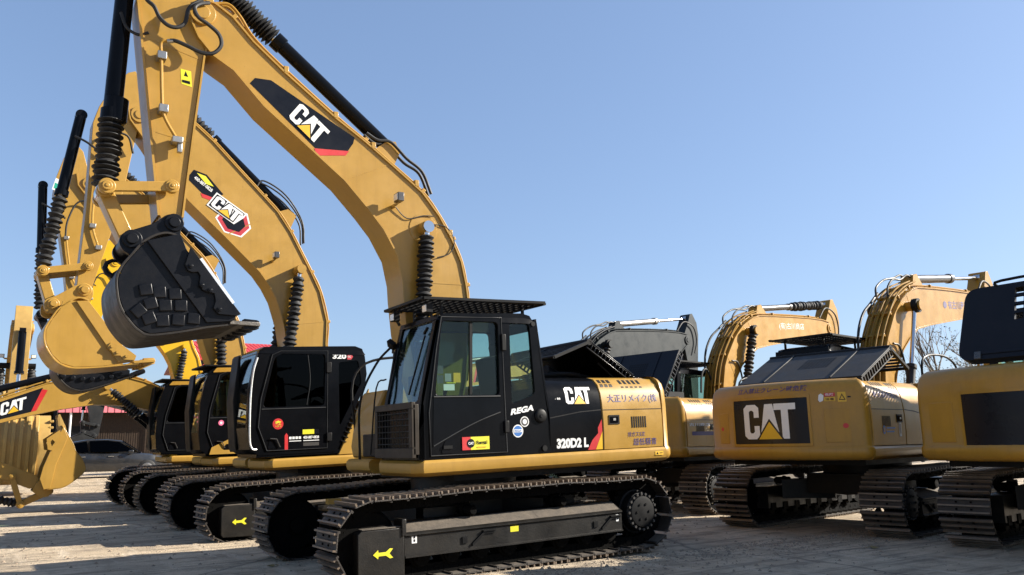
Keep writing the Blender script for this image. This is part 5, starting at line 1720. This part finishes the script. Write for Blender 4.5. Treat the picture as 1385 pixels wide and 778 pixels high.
def r1():
    r = empty('excavator', (7.75, 3.4, 0), 0, R(10.5),
              'yellow excavator partly hidden beside the lettered counterweight, dark navy hood raised steeply, boom cylinder sleeved', 'excavator', GR)
    dk, a, rr, cw = machine_base(r, 'tan', 'tan', 'tan', 'tan')
    cab_classic(r)
    hood(r, 'navy', R(56), 1.16, -.62, 1.22, front=False, grille=True, thick=.14, slots=True)
    b, s = right_arms(r, 'tan', dx=.05, dz=.15, bell=True, swap=True)
    lettering('(有)古川商店', quad_fn((3.25, -.2215, 3.98), (1.25, 0, .08), (0, 0, .19), (0, -1, 0)), 'white', b, .002, .0)
    f = tail_fn(0, 1, 0, 1)
    poly_decal([([(-.55, 1.86), (-.72, 1.86), (-.72, 1.98), (-.55, 1.98)], 0), ([(-.60, 1.90), (-.69, 1.90), (-.69, 1.92), (-.60, 1.92)], 1)], lambda a_, b_, d: f(a_, b_, d + .001), ['oldyellow', 'decal'], cw, 'sticker')
    lettering('三井住友', body_fn(-2.1, -1.4, 1.93, 2.02, -1), 'white', rr, .003)
    lettering('古川商店', body_fn(-2.28, -1.6, 1.62, 1.68, -1), 'white', rr, .003)
    poly_decal([([(-2.2, 1.45), (-1.5, 1.45), (-1.5, 1.52), (-2.2, 1.52)], 0)], lambda x, z, d: Vector((x, -sec_y(z) - d - .002, z)), ['violet'], rr, 'sticker')
    return r
R1O = r1()

def r3():
    r = empty('excavator', (7.22, -4.55, 0), 0, R(9.5),
              'yellow excavator seen from behind with a blank dark counterweight panel and upright navy hood', 'excavator', GR)
    dk, a, rr, cw = machine_base(r, 'tan', 'tan', 'tan', 'tan')
    cab_classic(r)
    hood(r, 'navy', R(72), .98, -.9, .80, front=False, grille=False, slots=False, thick=.13, holes=(.46, .92, -.65, .15), edge=.03, hz=2.27)
    right_arms(r, 'tan', bell=True)
    tail_marks(cw, .56, -.92, 1.22, 1.84)
    mb = MB(); tail_panel(mb, 1.10, .70, 1.28, 1.76, -.01, .006); mb.build('access_cover', 'tan', cw, bevel=.004)
    trk = [o for o in r.children if o.name.startswith('crawler_track') and o.location.y > 0][0]
    poly_decal([([(-.12, -1.86), (-.02, -1.86), (-.02, -1.84), (-.12, -1.84)], 0)], lambda a_, b_, d: Vector((b_, a_, .60 + d)), ['lemon'], trk, 'sticker')
    for o in r.children:            # upper structure slewed a little on its swing ring
        if not o.name.startswith(('crawler_track', 'undercarriage')):
            o.rotation_euler.z = R(-8)
    return r
R3O = r3()

def r0():
    r = empty('excavator', (6.9, 7.5, 0), 0, R(10.5),
              'grey excavator with raised grey boom and bare steel cylinder, standing among the yellow ones', 'excavator', GR)
    machine_base(r, 'grey', 'grey', 'grey', 'grey')
    cab_classic(r)
    b, s = right_arms(r, 'grey', thick=.28, dx=0, dz=.24, cyl='steel', bell=True, xs=.93)
    return r
R0O = r0()

def r9():
    r = empty('excavator', (6.5, 15.7, 0), 0, R(10.5),
              'distant excavator whose lettered yellow boom is seen through a cab window', 'excavator', GR)
    machine_base(r, 'yellow', 'yellow')
    cab_modern(r, 'black', True, False, 1)
    b, s = right_arms(r, 'yellow', bell=True)
    f = lambda x, z, d: Vector((x, -.2205 - d, z))
    poly_decal([([(2.85, 3.55), (4.55, 3.80), (4.35, 4.17), (3.0, 4.09)], 0), ([(2.75, 3.53), (2.85, 3.55), (3.0, 4.09), (2.9, 4.08)], 1)], f, ['decal', 'red'], b)
    emblem(quad_fn((3.25, -.2245, 3.66), (.80, 0, .10), (0, 0, .40), (0, -1, 0)), b)
    return r
R9O = r9()

# ------------------------------------------------------------------ machines far down the yard
def facing_machine():
    r = empty('excavator', (-4.62, 27.3, .38), 0, R(-90),
              'old yellow excavator facing the camera, big ribbed bucket set down in front of it', 'excavator')
    r.scale = (1.15, 1.15, 1.15)
    machine_base(r, 'oldyellow', 'oldyellow', 'oldyellow', 'oldyellow')
    cab_modern(r, 'black', True, False, 1)
    up = [(.1, 1.75), (.3, 2.4), (.7, 3.1), (1.3, 3.8), (1.9, 4.25), (2.6, 4.5), (3.6, 4.62), (4.7, 4.62), (5.2, 4.55)]
    lo = [(.5, 1.75), (.75, 2.3), (1.2, 2.9), (1.7, 3.4), (2.2, 3.65), (2.9, 3.8), (3.8, 3.98), (4.8, 4.15), (5.25, 4.3)]
    b = boom(r, up, lo, .5, 'oldyellow', 3)
    for ys in (-.42, .42):
        cylinder(r, (1.1, ys, 1.6), (2.2, ys, 3.55), .42, .085, 'boom_cylinder', 'rubber', bell=(.43, .95), nb=12, bell_r=.13)
        boom_lamp(b, 2.6, 3.75, ys * .6, 1 if ys > 0 else -1)
    mb = MB()
    mb.cyl((2.2, -.52, 3.55), (2.2, .52, 3.55), .09, 16)
    mb.build('boom_pin', 'matte', b)
    s = stick(r, [(5.0, 4.75), (5.2, 5.0), (5.4, 4.95), (5.62, 4.3), (5.55, 3.0), (5.45, 1.95), (5.3, 1.85), (5.15, 1.95), (5.1, 3.2), (4.95, 4.2)], .42, 'oldyellow', [(5.15, 4.35, .15)])
    cylinder(r, (5.72, 0, 4.2), (5.95, 0, 2.2), .60, .10, 'bucket_cylinder', 'gloss')
    side = [(5.2, 1.75), (5.0, .9), (4.95, .25), (5.3, .06), (5.75, .12), (6.05, .5), (6.18, 1.1), (6.05, 1.6), (5.75, 1.85)]
    shell = [(4.9, .25), (5.3, .06), (5.75, .12), (6.05, .5), (6.18, 1.1), (6.05, 1.6), (5.75, 1.85), (5.2, 1.78)]
    bk = bucket(r, side, shell, [(5.35, 2.0, .12), (5.85, 2.0, .11)], 1.72, 'oldyellow', (5.0, .22), (4.7, .22), round_poly([(5.2, 1.7), (5.2, 2.1), (6.0, 2.1), (6.05, 1.6)], .1), None, 5, 'oldyellow', 'oldyellow', .28)
    arc = [(p.x, p.z) for p in spline([(p[0], 0, p[1]) for p in [(5.75, .12), (6.05, .5), (6.18, 1.1), (6.05, 1.6), (5.80, 1.83)]], 6)]
    for k in range(8):
        y = -.72 + k * .18
        mb = MB()
        mb.sweep(arc, y - .045, y + .045, .075, 0, -1)
        mb.build('wear_strip', 'oldyellow', bk, bevel=.01)
    for k in range(9):
        z = .35 + k * .17
        x = 6.13 - .12 * abs(z - 1.1) ** 2 * 1.2
        for s_ in (1,):
            mb = MB()
            mb.bar((x - .42, s_ * .875, z), (x + .02, s_ * .875, z), .06, .10)
            mb.build('wear_strip', 'oldyellow', bk, bevel=.01)
    link_bars(r, (5.5, 2.5), (5.98, 2.2), (5.85, 2.0), .3, 'oldyellow')
    return r
FACING = facing_machine()

def grey_far():
    r = empty('excavator', (3.3, 30.5, .38), 0, R(180),
              'grey excavator behind the dark sedan, of which only the grey stick and curled bucket show', 'excavator')
    machine_base(r, 'darkgrey', 'darkgrey', 'darkgrey', 'darkgrey')
    cab_modern(r, 'darkgrey', True, False, 1)
    up = [(.10, 1.80), (.25, 2.25), (.65, 2.62), (1.36, 2.93), (1.75, 3.10), (2.18, 3.21), (2.7, 3.25), (3.3, 3.3), (3.9, 3.35), (4.4, 3.42), (4.7, 3.45)]
    lo = [(.50, 1.72), (.75, 2.05), (1.37, 2.37), (1.9, 2.49), (2.45, 2.6), (2.91, 2.7), (3.61, 2.8), (4.2, 2.95), (4.7, 3.15)]
    boom(r, up, lo, .44, 'darkgrey', 3)
    for ys in (-.36, .36):
        cylinder(r, (.95, ys, 1.50), (2.3, ys, 2.9), .52, .075, 'boom_cylinder', 'rubber')
    stick(r, [(4.4, 3.6), (4.75, 3.75), (5.05, 3.6), (5.1, 3.3), (4.95, 2.5), (4.85, 1.62), (4.7, 1.55), (4.55, 1.7), (4.42, 2.7), (4.35, 3.2)], .36, 'darkgrey', [(4.6, 3.3, .13)])
    side = [(4.75, 1.55), (4.95, 1.05), (4.85, .75), (5.3, .6), (5.75, .75), (5.95, 1.05), (5.9, 1.35), (5.6, 1.62), (5.2, 1.75)]
    shell = [(4.85, .72), (5.3, .6), (5.75, .75), (5.95, 1.05), (5.9, 1.35), (5.6, 1.62), (5.2, 1.75), (4.8, 1.62)]
    bucket(r, side, shell, [(4.72, 1.66, .10), (5.15, 1.80, .09)], 1.15, 'darkgrey', (4.9, .72), (4.6, .75), round_poly([(4.62, 1.6), (4.7, 1.8), (5.2, 1.95), (5.3, 1.7), (4.9, 1.5)], .06), None, 5, 'darkgrey', 'darkgrey')
    link_bars(r, (4.62, 2.1), (5.2, 2.25), (5.15, 1.80), .24, 'darkgrey')
    cylinder(r, (5.15, 0, 3.55), (5.22, 0, 2.25), .6, .075, 'bucket_cylinder', 'gloss')
    return r
GREYFAR = grey_far()
# ------------------------------------------------------------------ sedan
def sedan():
    root = empty('parked_car', (-1.35, 26.6, .37), 0, 0,
                 'dusty dark grey sedan parked across the yard behind the lowered bucket', 'car')
    L = 2.38
    st = [(-L, .62, .80, .62), (-2.2, .50, .98, .80), (-1.7, .32, 1.02, .88), (-.9, .26, .98, .91), (0, .25, .95, .92), (.8, .26, .95, .92), (1.5, .30, .90, .89), (2.05, .36, .80, .80), (L, .50, .64, .60)]
    loops = []
    for x, z0, z1, w in st:
        loops.append([(x, -w * .92, z0), (x, -w, z0 + .12), (x, -w, z1 - .22), (x, -w * .95, z1 - .05), (x, -w * .80, z1), (x, w * .80, z1), (x, w * .95, z1 - .05), (x, w, z1 - .22), (x, w, z0 + .12), (x, w * .92, z0)])
    mb = MB(); mb.rings(loops)
    body = mb.build('body', CAR, root, angle=50)
    roof = [(-1.95, 1.0, .66), (-1.35, 1.36, .60), (-.7, 1.47, .58), (0, 1.48, .58), (.5, 1.42, .59), (1.25, .95, .70)]
    loops = [[(x, -w, z - .04), (x, -w * .82, z), (x, w * .82, z), (x, w, z - .04)] for x, z, w in roof]
    mb = MB(); mb.rings(loops)
    mb.build('roof', CAR, root, angle=50)
    for sg in (-1, 1):
        for pl in ([(-1.62, 1.0), (-1.28, 1.30), (-.72, 1.40), (-.66, .98)], [(-.58, .98), (-.62, 1.41), (-.05, 1.42), (.42, 1.36), (.98, .98)]):
            mb = MB()
            vs = [(x, sg * (.86 - (z - .95) * .55), z) for x, z in pl]
            v2 = [(x, sg * (.84 - (z - .95) * .55), z) for x, z in pl]
            n = len(pl)
            mb.add(vs + v2, [tuple(range(n)), tuple(range(2 * n - 1, n - 1, -1))] + [(i, (i + 1) % n, n + (i + 1) % n, n + i) for i in range(n)])
            mb.build('side_window', 'darkglass', root)
        mb = MB()
        mb.prism([(-1.75, .94), (-1.35, 1.33), (-.7, 1.445), (0, 1.45), (.46, 1.39), (1.15, .94)], 'xz', sg * .55, sg * .60)
        mb.build('pillar', CAR, root)
        mb = MB()
        mb.obox((.80, sg * .98, .98), (.09, 0, 0), (0, .08, 0), (0, 0, .06))
        mb.build('mirror', CAR, root, bevel=.02)
        mb = MB()
        for x in (-.85, .12):
            mb.box(x - .10, x + .10, sg * .91, sg * .935, .80, .83)
        mb.build('door_handle', 'steel', root)
        mb = MB()
        mb.obox((2.12, sg * .62, .68), (.14, 0, -.04), (-.06 * 1, .14 * sg, 0), (0, 0, .06))
        mb.build('headlight', 'lampglass', root, bevel=.02)
        for x in (-1.45, 1.42):
            mb = MB()
            mb.lathe((x, sg * .72, .33), (x, sg * .93, .33), [(0, .28), (.05, .33), (.9, .33), (1, .29)], 26)
            w = mb.build('wheel', 'rubber', root)
            mb = MB()
            mb.lathe((x, sg * .90, .33), (x, sg * .938, .33), [(0, .21), (.8, .21), (1, .17)], 20)
            mb.build('rim', 'steel', w)
    mb = MB()
    mb.add([(1.22, -.66, .965), (1.22, .66, .965), (.56, .55, 1.405), (.56, -.55, 1.405)], [(0, 1, 2, 3)])
    mb.build('windscreen', 'darkglass', root)
    return root
CAR = paint('dusty charcoal car paint', (0.010, 0.012, 0.016), .30, .15, dirt=.35, dirtc=(.07, .062, .05), coat=.5, scale=1.2)
sedan()

# ------------------------------------------------------------------ buildings
def wavy_wall(mb, x0, x1, y, z0, z1, pitch=.25, dep=.03, mi=0, th=.12):
    n = int((x1 - x0) / pitch)
    for k in range(n):
        a = x0 + k * pitch
        mb.box(a, a + pitch * .6, y - dep, y, z0, z1, mi)
    mb.box(x0, x1, y, y + th, z0, z1, mi)

WALL = paint('brown sheet wall', (0.028, 0.018, 0.012), .6, .3, dirt=.5, dirtc=(.055, .038, .025), spec=.2)
PINK = paint('pink fascia sheet', (0.62, 0.16, 0.19), .5, .1, dirt=.15, dirtc=(.5, .3, .3))
REDS = paint('red roof sheet', (0.48, 0.035, 0.03), .45, .15, dirt=.3, dirtc=(.25, .05, .04))
WHITE = paint('white post paint', (0.7, 0.69, 0.66), .5, .1)
def shed():
    root = empty('workshop_shed', (-12, 50, .38), 0, 0, 'low brown workshop with a pink fascia behind the dark sedan', 'building')
    mb = MB(); wavy_wall(mb, -22, 17, 0, 0, 3.7, .14, .02); mb.box(-22, 17, .13, 9, 0, 3.7)
    mb.build('wall', WALL, root)
    mb = MB()
    mb.prism([(-.9, 3.62), (-.9, 3.78), (4.5, 4.9), (10, 3.8), (10, 3.64)], 'yz', -22.5, 17.5)
    mb.build('roof', WHITE, root)
    mb = MB(); wavy_wall(mb, -22.5, 17.5, -.95, 3.45, 4.35, .4, .03, 0, .05)
    mb.build('fascia', PINK, root)
    for k in range(7):
        mb = MB(); mb.cyl((-20 + 6.2 * k, -.8, 0), (-20 + 6.2 * k, -.8, 3.62), .07, 10)
        mb.build('post', WHITE, root)
    for k in range(5):
        mb = MB(); x = -18 + 7 * k
        mb.box(x, x + 2.4, -.06, -.035, .05, 2.6)
        mb.build('door', 'matte', root)
shed()
def red_roofed():
    root = empty('red_roofed_hall', (13.5, 50, .38), 0, 0, 'tall hall with red sheet roof and gable showing between the raised booms', 'building')
    mb = MB(); wavy_wall(mb, -6.6, 3.4, 0, 0, 7.2); mb.box(-6.6, 3.4, .13, 12, 0, 7.2)
    mb.build('wall', WALL, root)
    mb = MB()
    for k in range(33):
        x = -6.9 + .31 * k
        mb.prism([(-.6, 7.1), (-.6, 7.25), (6, 9.2), (6, 9.05)], 'yz', x, x + .24)
    mb.prism([(-.5, 7.05), (-.5, 7.15), (6, 9.1), (12.5, 7.15), (12.5, 7.05), (6, 9.0)], 'yz', -7.0, 3.6)
    mb.build('roof', REDS, root)
    mb = MB()
    for k in range(28):
        mb.bar((-6.8 + .38 * k, -.5, 6.6), (-6.8 + .38 * (k + 1), -.5, 7.3 if k % 2 else 6.9), .06, .06)
    mb.box(-6.9, 3.6, -.55, -.45, 6.5, 6.65); mb.box(-6.9, 3.6, -.55, -.45, 7.3, 7.45)
    mb.build('eave_truss', REDS, root)
red_roofed()

# ------------------------------------------------------------------ trees behind the right row
BARK = paint('grey bark', (0.10, 0.082, 0.065), .9, .3, scale=8)
TWIG = paint('thin twigs', (0.16, 0.13, 0.105), .9, .3)
def leafmat(name, a, b):
    m, t, out = nt(name)
    bs = N(t, 'ShaderNodeBsdfPrincipled', Roughness=.7)
    g = N(t, 'ShaderNodeNewGeometry')
    c = ramp(t, g.outputs['Random Per Island'], [(0.0, a), (1.0, b)])
    t.links.new(c, bs.inputs['Base Color'])
    t.links.new(bs.outputs[0], out.inputs[0])
    return m
LEAF = leafmat('dry autumn leaves', (.055, .055, .025), (.16, .11, .05))
def tree(loc, h, label, leaves=0, seed=1, spread=1.0):
    rnd = random.Random(seed)
    root = empty('bare_tree' if leaves < 400 else 'leafy_tree', loc, 0, 0, label, 'tree', 'trees beyond the right row')
    mb = MB(); tw = MB(); lf = MB()
    def grow(p, d, ln, r, depth):
        pts = [p]; q = p; dd = d
        for i in range(4):
            dd = (dd + Vector((rnd.gauss(0, .10), rnd.gauss(0, .10), rnd.gauss(.03, .05)))).normalized()
            q = q + dd * ln / 4
            pts.append(q)
        (mb if depth < 2 else tw).tube(pts, [r * (1 - .14 * i) for i in range(5)], 6 if depth < 2 else 4)
        if depth >= 2 and leaves:
            for _ in range(leaves // 60):
                c = pts[rnd.randint(1, 4)] + Vector((rnd.gauss(0, .12), rnd.gauss(0, .12), rnd.gauss(0, .12)))
                a = Vector((rnd.gauss(0, 1), rnd.gauss(0, 1), rnd.gauss(0, 1))).normalized()
                b = a.orthogonal().normalized()
                s = rnd.uniform(.03, .07)
                lf.add([c + a * s, c + b * s * .7, c - a * s, c - b * s * .7], [(0, 1, 2, 3)])
        if depth < 4:
            n = rnd.randint(2, 3) if depth else 6
            for k in range(n):
                i = rnd.randint(1 if depth else 2, 4)
                az = rnd.uniform(0, 2 * PI)
                sp = rnd.uniform(.35, .75) * spread
                nd = (dd + Vector((math.cos(az) * sp, math.sin(az) * sp, rnd.uniform(.0, .35)))).normalized()
                grow(pts[i], nd, ln * rnd.uniform(.55, .75), r * .48, depth + 1)
    grow(Vector((0, 0, 0)), Vector((0, 0, 1)), h * .45, h * .014, 0)
    mb.build('trunk', BARK, root)
    tw.build('twigs', TWIG, root)
    if leaves:
        lf.build('crown', LEAF, root)
    return root
tree((36.5, 14.6, 0), 9.3, 'tallest bare tree with thin twigs rising above the yellow boom', 0, 3, .8)
tree((37.5, 13.6, 0), 6.8, 'lower twiggy tree with a few dry leaves under the boom beside the tall bare tree', 120, 8, 1.0)
tree((35.5, 15.4, 0), 6.4, 'small dense dry-leaved tree left of the tall bare tree', 420, 12, 1.1)
tree((40.0, 13.4, 0), 6.9, 'dense brownish tree furthest right behind the boom', 420, 15, 1.1)

# ------------------------------------------------------------------ ground
def gz(x, y):
    t = min(1, max(0, (y - 19) / 7))
    return .38 * t * t * (3 - 2 * t)
def ground():
    xs = [-400, -150, -60, -30] + [-20 + 1.25 * k for k in range(49)] + [45, 60, 90, 150, 400]
    ys = [-200, -80, -40, -25] + [-18 + 1.25 * k for k in range(49)] + [46, 52, 60, 80, 130, 250, 500]
    vs = [(x, y, gz(x, y)) for y in ys for x in xs]
    n = len(xs)
    fs = [(j * n + i, j * n + i + 1, (j + 1) * n + i + 1, (j + 1) * n + i) for j in range(len(ys) - 1) for i in range(n - 1)]
    mb = MB(); mb.add(vs, fs)
    m, t, out = nt('dusty concrete yard')
    b = N(t, 'ShaderNodeBsdfPrincipled', Roughness=.85)
    tc = N(t, 'ShaderNodeTexCoord')
    V = tc.outputs['Object']
    def noise(sc, det=6, rough=.6, vec=None):
        n_ = N(t, 'ShaderNodeTexNoise', Scale=sc, Detail=det, Roughness=rough)
        t.links.new(vec or V, n_.inputs['Vector'])
        return n_.outputs['Fac']
    def mix(f, a, c):
        mx = N(t, 'ShaderNodeMix', data_type='RGBA')
        t.links.new(f, mx.inputs['Factor'])
        if isinstance(a, tuple): mx.inputs[6].default_value = (*a, 1)
        else: t.links.new(a, mx.inputs[6])
        if isinstance(c, tuple): mx.inputs[7].default_value = (*c, 1)
        else: t.links.new(c, mx.inputs[7])
        return mx.outputs[2]
    base = ramp(t, noise(.35, 8, .7), [(.3, (.44, .335, .22)), (.52, (.58, .46, .315)), (.75, (.70, .575, .41))])
    base = mix(ramp(t, noise(1.7, 10, .78), [(.47, 0.0), (.66, .72)]), base, (.17, .135, .098))
    base = mix(ramp(t, noise(.22, 7, .7), [(.54, 0.0), (.66, .45)]), base, (.24, .19, .135))
    base = mix(ramp(t, noise(.6, 4, .6), [(.66, 0.0), (.70, .75)]), base, (.07, .058, .045))
    base = mix(ramp(t, noise(14, 6, .8), [(.52, 0.0), (.80, .55)]), base, (.17, .145, .115))
    # drag marks of crawler shoes, long streaks
    mp = N(t, 'ShaderNodeMapping')
    mp.inputs['Scale'].default_value = (.5, 5.5, 1); mp.inputs['Rotation'].default_value = (0, 0, R(12))
    t.links.new(V, mp.inputs[0])
    base = mix(ramp(t, noise(1.1, 8, .7, mp.outputs[0]), [(.48, 0.0), (.62, .75)]), base, (.19, .15, .105))
    mp2 = N(t, 'ShaderNodeMapping')
    mp2.inputs['Scale'].default_value = (3.2, .45, 1); mp2.inputs['Rotation'].default_value = (0, 0, R(-28))
    t.links.new(V, mp2.inputs[0])
    base = mix(ramp(t, noise(1.3, 8, .7, mp2.outputs[0]), [(.54, 0.0), (.66, .65)]), base, (.66, .55, .41))
    # prints of crawler shoes pressed into the dust
    wvt = N(t, 'ShaderNodeTexWave', Scale=1.65, Distortion=3.5, Detail=4.0)
    wvt.bands_direction = 'X'
    t.links.new(V, wvt.inputs['Vector'])
    mp3 = N(t, 'ShaderNodeMapping')
    mp3.inputs['Scale'].default_value = (.10, 1.5, 1); mp3.inputs['Rotation'].default_value = (0, 0, R(5))
    t.links.new(V, mp3.inputs[0])
    msk = N(t, 'ShaderNodeMath', operation='MULTIPLY')
    t.links.new(ramp(t, wvt.outputs['Fac'], [(.60, 0.0), (.85, .32)]), msk.inputs[0])
    t.links.new(ramp(t, noise(1.0, 6, .75, mp3.outputs[0]), [(.54, 0.0), (.66, 1.0)]), msk.inputs[1])
    base = mix(msk.outputs[0], base, (.17, .13, .09))
    # pebbles and grit
    vo = N(t, 'ShaderNodeTexVoronoi', Scale=38.0)
    t.links.new(V, vo.inputs['Vector'])
    base = mix(ramp(t, vo.outputs['Distance'], [(.10, .55), (.22, 0.0)]), base, (.14, .12, .10))
    # cracks
    vc = N(t, 'ShaderNodeTexVoronoi', Scale=.28, feature='DISTANCE_TO_EDGE')
    wv = N(t, 'ShaderNodeMix', data_type='VECTOR')
    nn = N(t, 'ShaderNodeTexNoise', Scale=1.2, Detail=5.0)
    t.links.new(V, nn.inputs['Vector'])
    wv.inputs['Factor'].default_value = .25
    t.links.new(V, wv.inputs[4]); t.links.new(nn.outputs['Color'], wv.inputs[5])
    t.links.new(wv.outputs[1], vc.inputs['Vector'])
    crack = ramp(t, vc.outputs['Distance'], [(.0, .75), (.006, 0.0)])
    base = mix(crack, base, (.10, .085, .07))
    t.links.new(base, b.inputs['Base Color'])
    bp = N(t, 'ShaderNodeBump', Strength=.85, Distance=.045)
    mth = N(t, 'ShaderNodeMath', operation='ADD')
    t.links.new(noise(9, 9, .75), mth.inputs[0]); t.links.new(noise(45, 5, .7), mth.inputs[1])
    t.links.new(mth.outputs[0], bp.inputs['Height'])
    t.links.new(bp.outputs[0], b.inputs['Normal'])
    t.links.new(b.outputs[0], out.inputs[0])
    o = mb.build('ground', m)
    tag(o, 'dusty pale concrete yard with dark streaks and long machine shadows', 'ground', kind='structure')
ground()

def grit():
    mb = MB()
    rnd = random.Random(5)
    def stone(x, y, s):
        z = gz(x, y)
        a = rnd.uniform(0, PI)
        vs = []
        for k in range(5):
            t_ = a + 2 * PI * k / 5
            vs.append((x + s * math.cos(t_) * rnd.uniform(.7, 1.2), y + s * math.sin(t_) * rnd.uniform(.7, 1.2), z - .002))
        vs.append((x, y, z + s * rnd.uniform(.5, .9)))
        mb.add(vs, [(0, 1, 5), (1, 2, 5), (2, 3, 5), (3, 4, 5), (4, 0, 5)])
    for _ in range(6000):
        x = rnd.uniform(-5, 7)
        y = -1.55 - abs(rnd.gauss(0, .7)) if rnd.random() < .5 else rnd.uniform(-6, 10)
        stone(x, y, rnd.choice((.006, .008, .010, .013, .018, .028)) * rnd.uniform(.7, 1.3))
    o = mb.build('gravel', paint('grit', (.20, .155, .11), .9, .5, scale=9), None, angle=5)
    tag(o, 'loose grit and crumbs of concrete scattered on the yard by the crawler tracks', 'gravel', kind='stuff')
grit()

def leaf(x, y, s, a, label):
    mb = MB()
    n = 14
    pts = []
    for k in range(n):
        t_ = 2 * PI * k / n
        r_ = s * (1 if k % 2 == 0 else .62) * (1.15 if k == 0 else 1)
        pts.append((r_ * math.cos(t_), r_ * math.sin(t_) * .75, gz(x, y) + .008 + .02 * abs(math.sin(t_ * 1.5))))
    pts2 = [(p[0], p[1], p[2] - .003) for p in pts]
    mb.add(pts + pts2, [tuple(range(n)), tuple(range(2 * n - 1, n - 1, -1))] + [(i, (i + 1) % n, n + (i + 1) % n, n + i) for i in range(n)])
    mb.tube([(s * .9, 0, gz(x, y) + .012), (s * 1.5, .01, gz(x, y) + .006)], .003, 5)
    o = mb.build('fallen_leaf', DRY)
    o.location = (x, y, 0); o.rotation_euler = (0, 0, a)
    tag(o, label, 'leaf', 'fallen leaves on the yard')
DRY = paint('dry leaf', (.20, .15, .055), .8, .3, scale=20)
leaf(-2.3, .55, .07, .4, 'dry leaf on the shaded ground between the two tracks at bottom left centre')
leaf(4.15, -2.95, .08, 1.7, 'dry fallen leaf on the shaded ground before the right tracks')
leaf(5.0, -4.7, .06, 2.9, 'small dry leaf on the ground by the track at the right edge')

# ------------------------------------------------------------------ light, sky, camera
S = Vector((1.8, -.74, 1.0)).normalized()
sun = bpy.data.lights.new('sun', 'SUN')
sun.energy = 5.0
sun.angle = R(.55)
sun.color = (1.0, .93, .82)
so = bpy.data.objects.new('sun', sun)
so.rotation_euler = S.to_track_quat('Z', 'Y').to_euler()
col.objects.link(so)
w = bpy.data.worlds.new('World')
scene.world = w
w.use_nodes = True
t = w.node_tree
bg = t.nodes['Background']
sky = t.nodes.new('ShaderNodeTexSky')
sky.sky_type = 'NISHITA'
sky.sun_disc = False
sky.sun_elevation = math.asin(S.z)
sky.sun_rotation = math.atan2(S.x, S.y)
sky.altitude = 50
sky.air_density = 1.0
sky.dust_density = 0.9
sky.ozone_density = 3.0
gm = t.nodes.new('ShaderNodeGamma')          # hazy autumn air: a flatter sky than the clear-day model
gm.inputs[1].default_value = 0.6
tn = t.nodes.new('ShaderNodeMix')
tn.data_type = 'RGBA'
tn.blend_type = 'MULTIPLY'
tn.inputs['Factor'].default_value = 1.0
tn.inputs[7].default_value = (1.07, 1.22, 1.48, 1)
t.links.new(sky.outputs[0], gm.inputs[0])
t.links.new(gm.outputs[0], tn.inputs[6])
t.links.new(tn.outputs[2], bg.inputs[0])
bg.inputs[1].default_value = 0.087

cam = bpy.data.cameras.new('camera')
cam.sensor_width = 36
cam.lens = 36 * 1099.37 / 1385
cam.clip_end = 3000
co = bpy.data.objects.new('camera', cam)
yaw, pit, rol = .568109, .189075, -.020541
cy, sy = math.cos(yaw), math.sin(yaw)
fw = Vector((sy * math.cos(pit), cy * math.cos(pit), math.sin(pit)))
rt = Vector((cy, -sy, 0))
upv = rt.cross(fw)
r2v = rt * math.cos(rol) + upv * math.sin(rol)
u2v = upv * math.cos(rol) - rt * math.sin(rol)
mat = Matrix((r2v, u2v, -fw)).transposed().to_4x4()
mat.translation = Vector((-5.255275, -9.458633, 1.377264))
co.matrix_world = mat
col.objects.link(co)
scene.camera = co
scene.view_settings.view_transform = 'Standard'
scene.view_settings.look = 'None'
scene.view_settings.gamma = 1
scene.view_settings.use_curve_mapping = False
scene.view_settings.exposure = 1.42
scene.cycles.max_bounces = 8
scene.cycles.transparent_max_bounces = 16
scene.cycles.caustics_reflective = False
scene.cycles.caustics_refractive = False
